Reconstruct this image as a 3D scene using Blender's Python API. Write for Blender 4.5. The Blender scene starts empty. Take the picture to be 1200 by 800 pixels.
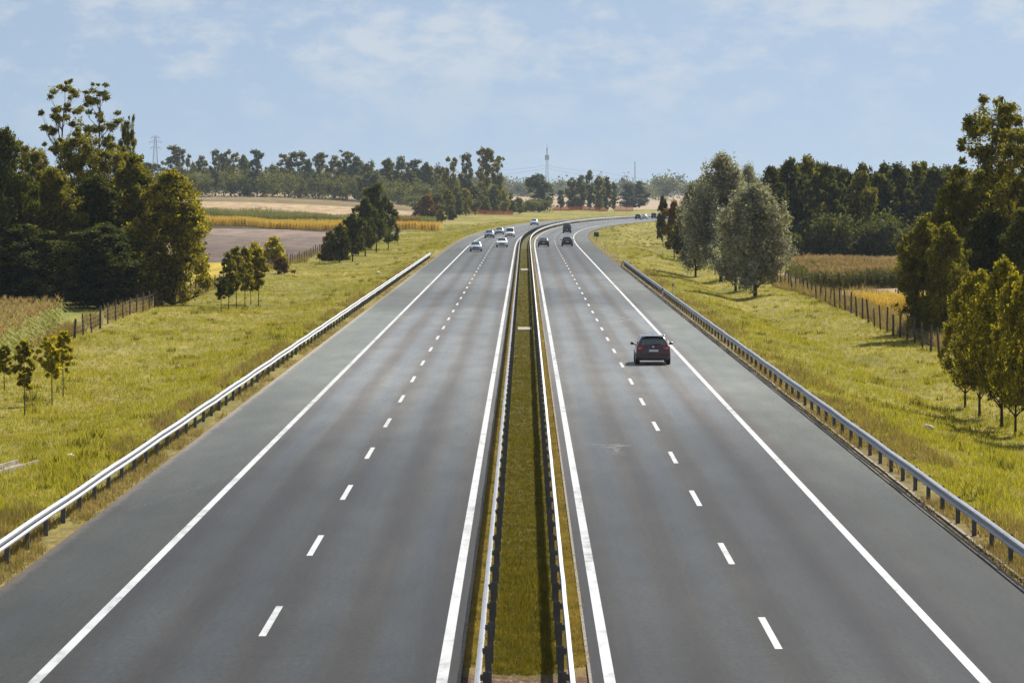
import bpy, math, random
import numpy as np

# ------------------------------------------------------------------ basics
random.seed(7)
C = bpy.context.scene.collection
R = math.radians
F, CX, HY, HC = 4725.0, 615.0, 222.0, 9.07      # focal length in pixels, vanishing point, camera height
PROTO = []


def sstep(a, b, x):
    t = np.clip((np.asarray(x, float) - a) / (b - a), 0, 1)
    return t * t * (3 - 2 * t)


def cx(y):
    """x of the motorway's centre line at distance y: straight, clothoid, arc, straight."""
    y = np.asarray(y, float)
    s = np.clip(y - 590, 0, 568)
    o = s ** 3 / 6.78e6
    d = np.clip(y - 1158, 0, 500)
    o = o + 0.1427 * d + d ** 2 / 4000
    return o + 0.392 * np.clip(y - 1658, 0, None)


def cxs(y):
    return (cx(y + 1.0) - cx(y - 1.0)) / 2.0


def road_z(u, y):
    e = 0.055 * sstep(760, 1120, y)
    return e * np.clip(11.2 - np.asarray(u, float), 0, 11.2)


def undul(x, y):
    return (0.09 * np.sin(x * .21 + y * .043) + 0.08 * np.sin(y * .11 - x * .13 + 1.3)
            + 0.06 * np.sin(x * .47 + 2 + y * .019) + 0.05 * np.sin(y * .31 + x * .07))


def terrain(x, y):
    x = np.asarray(x, float); y = np.asarray(y, float)
    u = x - cx(y)
    rz = road_z(np.clip(u, -12, 11.2), y)
    off = np.where(u < 0, -u - 12.0, u - 11.35)         # metres outside the paving
    paved = off < 0
    verge = -0.03 - 0.82 * sstep(1.6, 9.0, off)
    ditch = -0.35 * np.exp(-((off - 8.0) / 1.8) ** 2) * (u > 0)
    z = rz + verge + ditch + undul(x, y) * (1.0 + .7 * sstep(300, 600, y)) * sstep(1.5, 7.0, off)
    mound = 0.75 * np.exp(-((off - 6.5) / 3.0) ** 2) * (u > 0) * sstep(470, 560, y) * (1 - sstep(980, 1080, y))
    z = z + mound
    rise = 6.3 * np.clip((y - 450) / 1250, 0, 1) ** 1.3
    w = sstep(30, 100, -u) * sstep(0, -110, x)
    z = z + rise * w
    z = np.where(paved, rz - 0.12, z)
    med = np.abs(u) < 1.22
    z = np.where(med, rz - 0.02 - 0.10 * np.cos(np.clip(u / 1.22, -1, 1) * 1.5), z)
    return z


def gz(x, y):
    return float(terrain(x, y))


def ground(px, py):
    """ground point seen at a pixel of the 1200 x 800 photograph (marches along the sight line)."""
    dx, dz = (px - CX) / F, -(py - HY) / F
    d = np.arange(60, 3000, .5)
    h = HC + dz * d - terrain(dx * d, d)
    i = int(np.argmax(h < 0))
    return dx * d[i], d[i]


def top_height(x, y, top_py):
    return HC - (top_py - HY) * y / F - gz(x, y)


# ------------------------------------------------------------------ mesh helpers
class MB:
    def __init__(s):
        s.v, s.f, s.m = [], [], []

    def add(s, vs, fs, mi=0):
        b = len(s.v)
        s.v += [tuple(p) for p in vs]
        s.f += [tuple(i + b for i in f) for f in fs]
        s.m += [mi] * len(fs)

    def box(s, x0, x1, y0, y1, z0, z1, mi=0):
        s.add([(x0, y0, z0), (x1, y0, z0), (x1, y1, z0), (x0, y1, z0), (x0, y0, z1), (x1, y0, z1), (x1, y1, z1), (x0, y1, z1)],
              [(0, 3, 2, 1), (4, 5, 6, 7), (0, 1, 5, 4), (1, 2, 6, 5), (2, 3, 7, 6), (3, 0, 4, 7)], mi)

    def bar(s, p, q, r, mi=0):
        s.tube([p, q], [r, r], 4, mi)

    def tube(s, pts, rad, n=6, mi=0, cap=True):
        pts = [np.array(p, float) for p in pts]
        vs, fs = [], []
        for i, p in enumerate(pts):
            a = pts[min(i + 1, len(pts) - 1)] - pts[max(i - 1, 0)]
            a = a / (np.linalg.norm(a) + 1e-9)
            ref = np.array((1., 0, 0)) if abs(a[0]) < .8 else np.array((0, 1., 0))
            b = np.cross(a, ref); b /= np.linalg.norm(b)
            c = np.cross(a, b)
            for k in range(n):
                t = 2 * math.pi * (k + .5) / n
                vs.append(p + rad[i] * (b * math.cos(t) + c * math.sin(t)))
        for i in range(len(pts) - 1):
            for k in range(n):
                k2 = (k + 1) % n
                fs.append((i * n + k, i * n + k2, (i + 1) * n + k2, (i + 1) * n + k))
        if cap:
            fs.append(tuple(range(n))[::-1]); fs.append(tuple((len(pts) - 1) * n + k for k in range(n)))
        s.add(vs, fs, mi)

    def mesh(s, name, mats, smooth=False):
        me = bpy.data.meshes.new(name)
        me.from_pydata(s.v, [], s.f)
        for m in mats: me.materials.append(m)
        if len(mats) > 1: me.polygons.foreach_set('material_index', s.m)
        if smooth: me.polygons.foreach_set('use_smooth', [True] * len(s.f))
        me.update()
        return me

    def build(s, name, mats, parent=None, smooth=False):
        if not isinstance(mats, (list, tuple)): mats = [mats]
        return link(name, s.mesh(name, mats, smooth), parent)


def link(name, me, parent=None, loc=None):
    o = bpy.data.objects.new(name, me); C.objects.link(o)
    if parent: o.parent = parent
    if loc is not None: o.location = loc
    return o


def np_mesh(name, V, Fq, mats, mi=None, uv=None, smooth=False):
    """mesh from numpy arrays; Fq is (n,3) or (n,4)."""
    me = bpy.data.meshes.new(name)
    n, k = Fq.shape
    me.vertices.add(len(V)); me.vertices.foreach_set('co', V.astype(np.float32).ravel())
    me.loops.add(n * k); me.loops.foreach_set('vertex_index', Fq.astype(np.int32).ravel())
    me.polygons.add(n); me.polygons.foreach_set('loop_start', np.arange(0, n * k, k, dtype=np.int32))
    for m in mats: me.materials.append(m)
    if mi is not None: me.polygons.foreach_set('material_index', mi.astype(np.int32))
    if smooth: me.polygons.foreach_set('use_smooth', np.ones(n, bool))
    if uv is not None:
        l = me.uv_layers.new(name='UVMap')
        l.data.foreach_set('uv', uv[Fq.ravel()].astype(np.float32).ravel())
    me.update(calc_edges=True); me.validate()
    return me


def tag(o, label=None, cat=None, group=None, kind=None):
    if label: o['label'] = label
    if cat: o['category'] = cat
    if group: o['group'] = group
    if kind: o['kind'] = kind
    return o


def empty(name, loc, rz=0.0):
    o = bpy.data.objects.new(name, None); C.objects.link(o)
    o.location = loc; o.rotation_euler = (0, 0, rz); o.empty_display_size = .3
    return o


def strip(name, mat, us, ys, zoff, kind='structure', thick=None, zf=None, parent=None):
    """sheet that follows the road: columns at offsets us, rows at distances ys."""
    us = np.asarray(us, float); ys = np.asarray(ys, float)
    U, Y = np.meshgrid(us, ys)
    X = cx(Y) + U
    Z = (road_z(U, Y) if zf is None else zf(X, Y)) + zoff
    V = np.stack([X, Y, Z], -1).reshape(-1, 3)
    nu, ny = len(us), len(ys)
    i = (np.arange(ny - 1)[:, None] * nu + np.arange(nu - 1)[None]).ravel()
    Fq = np.stack([i, i + 1, i + nu + 1, i + nu], -1)
    me = np_mesh(name, V, Fq, [mat], uv=np.stack([U.ravel(), Y.ravel()], -1), smooth=True)
    o = link(name, me, parent)
    if kind: o['kind'] = kind
    return o


# ------------------------------------------------------------------ materials
def mat(name):
    m = bpy.data.materials.new(name); m.use_nodes = True
    nt = m.node_tree
    b = nt.nodes['Principled BSDF']
    return m, nt, b


def nd(nt, t, **kw):
    n = nt.nodes.new(t)
    for k, v in kw.items():
        if k.startswith('i_'):
            n.inputs[k[2:].replace('_', ' ')].default_value = v
        else:
            setattr(n, k, v)
    return n


def noise(nt, vec, scale, detail=4, rough=.6):
    n = nd(nt, 'ShaderNodeTexNoise'); n.inputs['Scale'].default_value = scale
    n.inputs['Detail'].default_value = detail; n.inputs['Roughness'].default_value = rough
    if vec is not None: nt.links.new(vec, n.inputs['Vector'])
    return n.outputs['Fac']


def ramp(nt, fac, stops, interp='LINEAR'):
    r = nd(nt, 'ShaderNodeValToRGB'); r.color_ramp.interpolation = interp
    el = r.color_ramp.elements
    while len(el) < len(stops): el.new(.5)
    for e, (p, c) in zip(el, stops):
        e.position = p; e.color = tuple(c) + (1,) if len(c) == 3 else c
    nt.links.new(fac, r.inputs[0])
    return r.outputs[0]


def g(v): return (v, v, v)


def mixc(nt, fac, a, b, mode='MIX'):
    m = nd(nt, 'ShaderNodeMix', data_type='RGBA', blend_type=mode)
    for s, v in ((0, fac), (6, a), (7, b)):
        if hasattr(v, 'is_linked'): nt.links.new(v, m.inputs[s])
        elif isinstance(v, (int, float)): m.inputs[s].default_value = v
        else: m.inputs[s].default_value = tuple(v) + (1,)
    return m.outputs[2]


def math_(nt, op, a, b=0.0, clamp=False):
    m = nd(nt, 'ShaderNodeMath', operation=op, use_clamp=clamp)
    for i, v in enumerate((a, b)):
        if hasattr(v, 'is_linked'): nt.links.new(v, m.inputs[i])
        else: m.inputs[i].default_value = v
    return m.outputs[0]


def maprange(nt, v, a, b, c=0., d=1.):
    m = nd(nt, 'ShaderNodeMapRange', interpolation_type='SMOOTHSTEP')
    nt.links.new(v, m.inputs[0])
    for i, x in zip((1, 2, 3, 4), (a, b, c, d)): m.inputs[i].default_value = x
    return m.outputs[0]


def pos(nt, scale=(1, 1, 1), src='Position'):
    if src == 'Position':
        o = nd(nt, 'ShaderNodeNewGeometry').outputs['Position']
    else:
        o = nd(nt, 'ShaderNodeTexCoord').outputs[src]
    mp = nd(nt, 'ShaderNodeMapping'); mp.inputs['Scale'].default_value = scale
    nt.links.new(o, mp.inputs[0])
    return mp.outputs[0]


def bump(nt, b, h, strength=.3, dist=.05):
    n = nd(nt, 'ShaderNodeBump'); n.inputs['Strength'].default_value = strength; n.inputs['Distance'].default_value = dist
    nt.links.new(h, n.inputs['Height']); nt.links.new(n.outputs[0], b.inputs['Normal'])


def simple(name, col, rough=.5, metal=0., var=.15, scale=6., spec=.5, coat=0.):
    m, nt, b = mat(name)
    f = noise(nt, pos(nt, src='Object'), scale)
    c = ramp(nt, f, [(.3, tuple(x * (1 - var) for x in col)), (.7, tuple(min(1, x * (1 + var)) for x in col))])
    nt.links.new(c, b.inputs['Base Color'])
    b.inputs['Roughness'].default_value = rough; b.inputs['Metallic'].default_value = metal
    b.inputs['Specular IOR Level'].default_value = spec
    b.inputs['Coat Weight'].default_value = coat
    return m


def foliage(name, dark, light, hot=None, hot_amt=.1, trans=.3, scale=.5):
    """leaf material: colour varies leaf by leaf, bough by bough and tree by tree."""
    m, nt, b = mat(name)
    geo = nd(nt, 'ShaderNodeNewGeometry'); oi = nd(nt, 'ShaderNodeObjectInfo')
    nz = noise(nt, pos(nt, src='Object'), scale, 3)
    f = math_(nt, 'ADD', math_(nt, 'MULTIPLY', nz, .9), math_(nt, 'MULTIPLY', geo.outputs['Random Per Island'], .45))
    f = math_(nt, 'ADD', f, math_(nt, 'MULTIPLY', oi.outputs['Random'], .16))
    st = [(.38, dark), (.95, light)]
    c = ramp(nt, f, st)
    if hot:
        hz = noise(nt, pos(nt, src='Object'), scale * 1.7, 2)
        hm = maprange(nt, math_(nt, 'ADD', hz, math_(nt, 'MULTIPLY', geo.outputs['Random Per Island'], .25)), .80 - hot_amt, .92 - hot_amt)
        c = mixc(nt, hm, c, hot)
    nt.links.new(c, b.inputs['Base Color'])
    b.inputs['Roughness'].default_value = .7; b.inputs['Specular IOR Level'].default_value = .08
    tr = nd(nt, 'ShaderNodeBsdfTranslucent')
    nt.links.new(mixc(nt, 1., c, (1.0, 1.0, .55), 'MULTIPLY'), tr.inputs[0])
    mx = nd(nt, 'ShaderNodeMixShader'); mx.inputs[0].default_value = trans
    nt.links.new(b.outputs[0], mx.inputs[1]); nt.links.new(tr.outputs[0], mx.inputs[2])
    nt.links.new(mx.outputs[0], nt.nodes['Material Output'].inputs[0])
    return m


M = {}
M['leaf_dark'] = foliage('dark_leaves', (.016, .026, .007), (.112, .126, .025), (.22, .19, .018), 0.08, 0.44, 0.8)
M['leaf_olive'] = foliage('olive_leaves', (.044, .054, .011), (.25, .23, .032), (.40, .32, .022), 0.1, 0.48, 0.8)
M['leaf_yellow'] = foliage('yellow_green_leaves', (.055, .060, .010), (.33, .29, .03), (.52, .42, .03), .14, .48, 1.0)
M['leaf_gold'] = foliage('golden_leaves', (.18, .17, .014), (.46, .40, .026), (.60, .46, .03), 0.12, 0.5, 0.8)
M['leaf_silver'] = foliage('silvery_leaves', (.070, .078, .055), (.44, .435, .33), (.26, .20, .10), 0.04, 0.36, 1.2)
M['leaf_far'] = foliage('green_leaves', (.040, .058, .020), (.19, .20, .055), (.30, .23, .03), 0.08, 0.44, 0.22)
M['leaf_bluegrey'] = foliage('greyish_green_leaves', (.050, .070, .040), (.19, .215, .105), None, 0, 0.4, 0.3)
M['leaf_rust'] = foliage('rusty_leaves', (.085, .056, .016), (.24, .15, .035), (.26, .10, .024), 0.1, 0.4, 0.5)
M['bark'] = simple('bark', (.055, .042, .030), .9, var=.4, scale=3)
M['barkdark'] = simple('dark_bark', (.030, .024, .018), .9, var=.4, scale=3)
M['corn_leaf'] = foliage('corn_leaves', (.13, .14, .030), (.40, .42, .12), (.46, .38, .16), 0.12, 0.35, 0.3)
M['corn_green'] = foliage('green_corn_leaves', (.050, .060, .012), (.17, .165, .030), (.33, .24, .03), 0.05, 0.35, 0.3)
M['corn_gold'] = foliage('golden_crop_leaves', (.42, .28, .03), (.70, .48, .07), None, 0, 0.35, 0.3)
M['tassel'] = foliage('dry_tassels', (.26, .17, .09), (.46, .32, .19), None, 0, .35, .3)
M['grass'] = foliage('verge_grass', (.105, .105, .014), (.45, .405, .048), (.47, .36, .16), 0.06, .42, .30)
M['grass_med'] = foliage('median_grass', (.075, .070, .010), (.19, .155, .018), (.26, .18, .03), 0.05, 0.4, 0.6)
M['straw'] = foliage('straw_grass', (.16, .115, .030), (.40, .30, .09), (.20, .16, .03), .08, .35, .5)
M['weedgreen'] = foliage('dark_weeds', (.075, .080, .012), (.20, .19, .028), (.30, .22, .07), 0.08, 0.4, 0.6)
M['drygrass'] = foliage('dry_weeds', (.14, .10, .045), (.38, .28, .14), (.20, .18, .04), 0.12, 0.4, 0.4)


def road_material():
    m, nt, b = mat('asphalt')
    uvn = nd(nt, 'ShaderNodeTexCoord').outputs['UV']
    sx = nd(nt, 'ShaderNodeSeparateXYZ'); nt.links.new(uvn, sx.inputs[0])
    u, y = sx.outputs[0], sx.outputs[1]

    def uvs(a, bb):
        mp = nd(nt, 'ShaderNodeMapping'); mp.inputs['Scale'].default_value = (a, bb, 1); nt.links.new(uvn, mp.inputs[0]); return mp.outputs[0]
    streak = noise(nt, uvs(1.1, .010), 1.0, 5, .6)          # long streaks along the lanes
    patch = noise(nt, uvs(.16, .012), 1.0, 3, .5)
    grain = noise(nt, uvs(1, .35), 9.0, 6, .75)
    fine = noise(nt, uvs(1, 1), 60.0, 2, .7)
    au = math_(nt, 'ABSOLUTE', u)
    # wheel tracks, two per lane, polished and a little bluer
    tracks = None
    for c in (2.55, 4.35, 6.15, 7.95):
        d = math_(nt, 'ABSOLUTE', math_(nt, 'SUBTRACT', math_(nt, 'ADD', au, math_(nt, 'MULTIPLY', math_(nt, 'SUBTRACT', streak, .5), .7)), c))
        t = maprange(nt, d, .15, .75, 1, 0)
        tracks = t if tracks is None else math_(nt, 'MAXIMUM', tracks, t)
    col = ramp(nt, streak, [(.3, (.035, .0335, .031)), (.7, (.054, .052, .049))])
    col = mixc(nt, math_(nt, 'MULTIPLY', tracks, .75), col, (.056, .062, .066))
    sh = maprange(nt, au, 8.8, 9.2)
    col = mixc(nt, math_(nt, 'MULTIPLY', sh, .8), col, (.052, .057, .052))
    col = mixc(nt, .20, col, ramp(nt, patch, [(.35, g(.24)), (.65, g(.78))]), 'OVERLAY')
    col = mixc(nt, .55, col, ramp(nt, grain, [(.28, g(.15)), (.72, g(.85))]), 'OVERLAY')
    blot = noise(nt, uvs(.55, .10), 1.0, 6, .7)
    col = mixc(nt, .32, col, ramp(nt, blot, [(.30, g(.22)), (.50, g(.5)), (.70, g(.80))]), 'OVERLAY')
    stain = maprange(nt, noise(nt, uvs(.9, .16), 1.3, 7, .8), .66, .74)
    col = mixc(nt, math_(nt, 'MULTIPLY', stain, .35), col, (.030, .029, .028))
    scuff = maprange(nt, noise(nt, uvs(1.6, .35), 1.0, 8, .85), .70, .76)
    col = mixc(nt, math_(nt, 'MULTIPLY', scuff, .55), col, (.13, .13, .13))
    col = mixc(nt, .25, col, ramp(nt, fine, [(.3, g(.25)), (.7, g(.75))]), 'OVERLAY')
    # transverse paving joints and hairline cracks
    vor = nd(nt, 'ShaderNodeTexVoronoi', feature='DISTANCE_TO_EDGE'); vor.inputs['Scale'].default_value = 1
    wv = nd(nt, 'ShaderNodeVectorMath', operation='ADD')
    nt.links.new(uvs(.13, .035), wv.inputs[0])
    nn = nd(nt, 'ShaderNodeTexNoise'); nn.inputs['Scale'].default_value = .9; nn.inputs['Detail'].default_value = 6
    nt.links.new(uvn, nn.inputs['Vector'])
    sc = nd(nt, 'ShaderNodeVectorMath', operation='SCALE'); sc.inputs['Scale'].default_value = .16
    nt.links.new(nn.outputs['Color'], sc.inputs[0]); nt.links.new(sc.outputs[0], wv.inputs[1])
    nt.links.new(wv.outputs[0], vor.inputs['Vector'])
    cr = maprange(nt, vor.outputs['Distance'], .0015, .004, 1, 0)
    cm = maprange(nt, noise(nt, uvs(.1, .02), 1, 2), .60, .66)
    cr = math_(nt, 'MULTIPLY', cr, cm)
    col = mixc(nt, math_(nt, 'MULTIPLY', cr, .7), col, (.15, .15, .15))
    jj = math_(nt, 'ABSOLUTE', math_(nt, 'SUBTRACT', math_(nt, 'FRACT', math_(nt, 'DIVIDE', math_(nt, 'ADD', y, math_(nt, 'MULTIPLY', streak, .4)), 43.0), 0), .83))
    jm = math_(nt, 'MULTIPLY', maprange(nt, jj, .0012, .003, 1, 0), .35)
    col = mixc(nt, jm, col, (.032, .031, .031))
    cre = maprange(nt, math_(nt, 'ADD', math_(nt, 'MULTIPLY', u, -1), math_(nt, 'MULTIPLY', math_(nt, 'SUBTRACT', noise(nt, uvs(2, .6), 1.5, 8, .8), .5), 1.1)), 11.62, 11.9)
    col = mixc(nt, math_(nt, 'MULTIPLY', cre, .8), col, ramp(nt, fine, [(.3, (.05, .04, .03)), (.7, (.20, .17, .14))]))
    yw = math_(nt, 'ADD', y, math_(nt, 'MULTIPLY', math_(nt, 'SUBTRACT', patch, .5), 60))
    band_glare = ramp(nt, math_(nt, 'DIVIDE', yw, 1000.0), [(.075, g(.24)), (.115, g(.32)), (.15, g(.58)), (.19, g(1.)), (.30, g(1.)) , (.318, g(.66)), (.352, g(.62)), (.375, g(.92)), (.425, g(.88)), (.447, g(.56)), (.60, g(.50)), (.80, g(.80))])  # tone by distance: paving bands, plus brightening at grazing view painted into the colour
    ml = nd(nt, 'ShaderNodeVectorMath', operation='MULTIPLY'); nt.links.new(col, ml.inputs[0]); nt.links.new(band_glare, ml.inputs[1])
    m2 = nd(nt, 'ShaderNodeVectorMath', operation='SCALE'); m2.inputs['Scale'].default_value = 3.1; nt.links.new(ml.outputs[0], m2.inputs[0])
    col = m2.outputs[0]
    nt.links.new(col, b.inputs['Base Color'])
    nt.links.new(maprange(nt, streak, .3, .7, .42, .56), b.inputs['Roughness'])
    b.inputs['Specular IOR Level'].default_value = .05
    bump(nt, b, grain, .12, .02)
    return m


def paint_material():
    m, nt, b = mat('road_paint')
    p = pos(nt, (1, .35, 1))
    n1 = noise(nt, p, 1.6, 8, .75); n2 = noise(nt, pos(nt, (1, .08, 1)), .8, 3)
    f = math_(nt, 'ADD', math_(nt, 'MULTIPLY', n1, .7), math_(nt, 'MULTIPLY', n2, .4))
    c = ramp(nt, f, [(.40, (.10, .10, .10)), (.46, (.30, .31, .32)), (.54, (.43, .445, .46)), (.8, (.52, .535, .55))])
    nt.links.new(c, b.inputs['Base Color']); b.inputs['Roughness'].default_value = .55
    return m


def ground_material():
    m, nt, b = mat('meadow')
    p = pos(nt)
    sx = nd(nt, 'ShaderNodeSeparateXYZ'); nt.links.new(p, sx.inputs[0]); x, y = sx.outputs[0], sx.outputs[1]
    au = nd(nt, 'ShaderNodeAttribute'); au.attribute_name = 'UVMap'
    su = nd(nt, 'ShaderNodeSeparateXYZ'); nt.links.new(au.outputs['Vector'], su.inputs[0]); u = su.outputs[0]
    big = noise(nt, pos(nt, (.05, .012, .05)), 1, 4); mid = noise(nt, pos(nt, (.5, .12, .5)), 1, 6, .7)
    fine = noise(nt, pos(nt, (3, .8, 3)), 1, 5, .75)
    gcol = ramp(nt, math_(nt, 'ADD', math_(nt, 'MULTIPLY', big, .5), math_(nt, 'MULTIPLY', mid, .5)),
                [(.34, (.085, .088, .018)), (.47, (.175, .160, .028)), (.57, (.25, .21, .05)), (.70, (.31, .24, .11))])
    gcol = mixc(nt, .55, gcol, ramp(nt, fine, [(.25, g(.12)), (.75, g(.88))]), 'OVERLAY')
    bare = maprange(nt, math_(nt, 'ADD', math_(nt, 'MULTIPLY', mid, .7), math_(nt, 'MULTIPLY', big, .3)), .60, .68)
    gcol = mixc(nt, math_(nt, 'MULTIPLY', bare, .6), gcol, (.33, .23, .14))
    # dry earthy edge beside the paving
    off = math_(nt, 'SUBTRACT', math_(nt, 'ABSOLUTE', u), 11.2)
    edge = maprange(nt, math_(nt, 'ADD', off, math_(nt, 'MULTIPLY', math_(nt, 'SUBTRACT', mid, .5), 2.4)), .5, 2.0, 1, 0)
    ecol = ramp(nt, fine, [(.35, (.075, .055, .024)), (.5, (.14, .105, .030)), (.68, (.25, .18, .085))])
    gcol = mixc(nt, math_(nt, 'MULTIPLY', edge, .85), gcol, ecol)
    # median: darker moss in the middle, straw-coloured outside the rails
    mcol = ramp(nt, fine, [(.3, (.050, .048, .010)), (.52, (.085, .075, .013)), (.7, (.14, .11, .022))])
    mout = maprange(nt, math_(nt, 'ABSOLUTE', u), .62, .78)
    mcol = mixc(nt, mout, mcol, ramp(nt, fine, [(.3, (.12, .085, .025)), (.6, (.22, .16, .055)), (.75, (.30, .22, .10))]))
    mstart = maprange(nt, math_(nt, 'ADD', y, math_(nt, 'MULTIPLY', mid, 3)), 76.6, 78.2, 1, 0)
    mcol = mixc(nt, mstart, mcol, ramp(nt, noise(nt, pos(nt, (9, 3, 9)), 1, 4, .7), [(.35, (.04, .022, .012)), (.52, (.12, .065, .038)), (.62, (.20, .12, .08)), (.70, (.50, .42, .34))]))
    med = maprange(nt, math_(nt, 'ABSOLUTE', u), 1.5, 1.7, 1, 0)
    # fields beyond the left fence, strip after strip
    yy = math_(nt, 'ADD', math_(nt, 'ADD', y, math_(nt, 'MULTIPLY', x, .35)), math_(nt, 'MULTIPLY', math_(nt, 'SUBTRACT', mid, .5), 14))
    t = math_(nt, 'DIVIDE', yy, 2000)
    fld = ramp(nt, t, [(0, (.17, .17, .028)), (.155, (.15, .16, .028)), (.205, (.36, .27, .03)), (.262, (.105, .078, .064)), (.335, (.135, .102, .084)),
                       (.405, (.20, .150, .118)), (.443, (.05, .045, .02)), (.475, (.30, .22, .06)), (.53, (.33, .235, .135)), (.66, (.34, .25, .145)), (.715, (.15, .11, .05)), (.76, (.17, .13, .06))], 'CONSTANT')
    fld = mixc(nt, .6, fld, ramp(nt, noise(nt, pos(nt, (.25, .05, 1)), 1, 5, .7), [(.3, g(.2)), (.7, g(.8))]), 'OVERLAY')
    lf = math_(nt, 'MULTIPLY', maprange(nt, math_(nt, 'ADD', u, math_(nt, 'MULTIPLY', mid, 2)), -32.4, -31.2, 1, 0), maprange(nt, math_(nt, 'ADD', x, math_(nt, 'MULTIPLY', y, .012)), -14, -20))
    gcol = mixc(nt, lf, gcol, fld)
    rfl = ramp(nt, mid, [(.35, (.16, .14, .03)), (.5, (.30, .22, .12)), (.7, (.38, .29, .19))])
    gcol = mixc(nt, maprange(nt, u, 26.6, 28.0), gcol, rfl)
    gcol = mixc(nt, maprange(nt, y, 1840, 1900), gcol, ramp(nt, mid, [(.4, (.30, .225, .15)), (.6, (.38, .29, .20))]))
    gcol = mixc(nt, med, gcol, mcol)
    nt.links.new(gcol, b.inputs['Base Color'])
    b.inputs['Roughness'].default_value = .95; b.inputs['Specular IOR Level'].default_value = .1
    bump(nt, b, fine, .8, .12)
    return m


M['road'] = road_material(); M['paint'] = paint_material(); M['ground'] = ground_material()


def zinc_material(name, col, rough):
    m, nt, b = mat(name)
    n1 = noise(nt, pos(nt, (3, .25, 3)), 1, 4, .6); n2 = noise(nt, pos(nt), 14, 3)
    c = ramp(nt, math_(nt, 'ADD', math_(nt, 'MULTIPLY', n1, .6), math_(nt, 'MULTIPLY', n2, .4)), [(.35, tuple(v * .72 for v in col)), (.65, col)])
    sy = nd(nt, 'ShaderNodeSeparateXYZ'); nt.links.new(pos(nt), sy.inputs[0])
    lap = math_(nt, 'ABSOLUTE', math_(nt, 'SUBTRACT', math_(nt, 'FRACT', math_(nt, 'DIVIDE', math_(nt, 'SUBTRACT', sy.outputs[1], 28), 4.0), 0), .5))
    c = mixc(nt, maprange(nt, lap, .006, .02, .55, 0), c, (.10, .10, .10))         # lapped joints
    dirt = maprange(nt, noise(nt, pos(nt, (2, .5, 4)), 1.3, 6, .75), .52, .70)
    c = mixc(nt, math_(nt, 'MULTIPLY', dirt, .5), c, (.20, .18, .15))
    nt.links.new(c, b.inputs['Base Color']); b.inputs['Metallic'].default_value = .25
    b.inputs['Roughness'].default_value = rough
    return m


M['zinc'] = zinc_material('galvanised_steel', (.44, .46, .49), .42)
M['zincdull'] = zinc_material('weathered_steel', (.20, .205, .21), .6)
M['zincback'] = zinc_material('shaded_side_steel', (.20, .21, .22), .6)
M['kerb'] = simple('kerb_concrete', (.17, .145, .115), .85, var=.45, scale=2.5)
M['concrete'] = simple('pale_concrete', (.50, .45, .38), .85, var=.2, scale=1.5)
M['wood'] = simple('weathered_wood', (.075, .058, .044), .9, var=.4, scale=4)
M['wire'] = simple('wire', (.16, .14, .12), .6, .4)
M['white'] = simple('white_plastic', (.72, .72, .70), .5, var=.05)
M['black'] = simple('black_plastic', (.015, .015, .016), .5, var=.2)
M['green'] = simple('green_sign_face', (.008, .085, .045), .5, var=.1)
M['orange'] = simple('orange_netting', (.62, .13, .035), .8, var=.25, scale=.5)
M['oldconcrete'] = simple('weathered_concrete', (.26, .225, .17), .9, var=.35, scale=2.5)
M['steel'] = simple('lattice_steel', (.20, .22, .24), .5, .5)

# ------------------------------------------------------------------ ground, road, markings
ys = np.concatenate([np.arange(-60, 60, 6), np.arange(60, 620, 2.5), np.arange(620, 1300, 5), np.arange(1300, 2400, 25), np.geomspace(2400, 7400, 26)])
ur = np.concatenate([np.array([11.2, 11.35, 11.5]), np.arange(12, 34, .7), np.geomspace(34.5, 3400, 46)])
ul = np.concatenate([np.array([11.95, 12.0]), np.arange(12.6, 42, .8), np.geomspace(43, 3400, 44)])
us = np.concatenate([-ul[::-1], np.array([-1.24, -1.2, -.9, -.5, 0, .5, .9, 1.2, 1.24]), ur])
strip('ground', M['ground'], us, ys, 0.0, zf=terrain)
yr = np.concatenate([np.arange(-60, 60, 20), np.arange(60, 1300, 5), np.arange(1300, 2100, 20)])
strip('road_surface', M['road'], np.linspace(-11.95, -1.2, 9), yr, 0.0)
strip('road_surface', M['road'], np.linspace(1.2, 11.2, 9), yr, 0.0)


def sheets(name, rects, zoff, m):
    """flat painted marks that follow the road: (u0, u1, y0, y1)."""
    vs, fs, uv = [], [], []
    for u0, u1, y0, y1 in rects:
        n = max(1, int((y1 - y0) / 5)); b0 = len(vs)
        for i in range(n + 1):
            y = y0 + (y1 - y0) * i / n
            for u in (u0, u1):
                vs.append((float(cx(y)) + u, y, float(road_z(u, y)) + zoff))
        fs += [(b0 + 2 * i, b0 + 2 * i + 1, b0 + 2 * i + 3, b0 + 2 * i + 2) for i in range(n)]
    o = link(name, np_mesh(name, np.array(vs), np.array(fs), [m])); o['kind'] = 'structure'
    return o


for c, w in ((-9.04, .21), (-1.53, .21), (1.57, .21), (8.48, .21)):
    sheets('edge_line', [(c - w / 2, c + w / 2, -60, 1700)], .004, M['paint'])
d0 = 9.07 * F / (745 - 222)
sheets('lane_dashes', [(-5.34 - .075, -5.34 + .075, d0 + 18 * i, d0 + 18 * i + 5.9) for i in range(-4, 80)], .004, M['paint'])
d1 = 9.07 * F / (760 - 222)
sheets('lane_dashes', [(5.02 - .075, 5.02 + .075, d1 + 18 * i, d1 + 18 * i + 5.9) for i in range(-4, 80)], .004, M['paint'])

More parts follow.
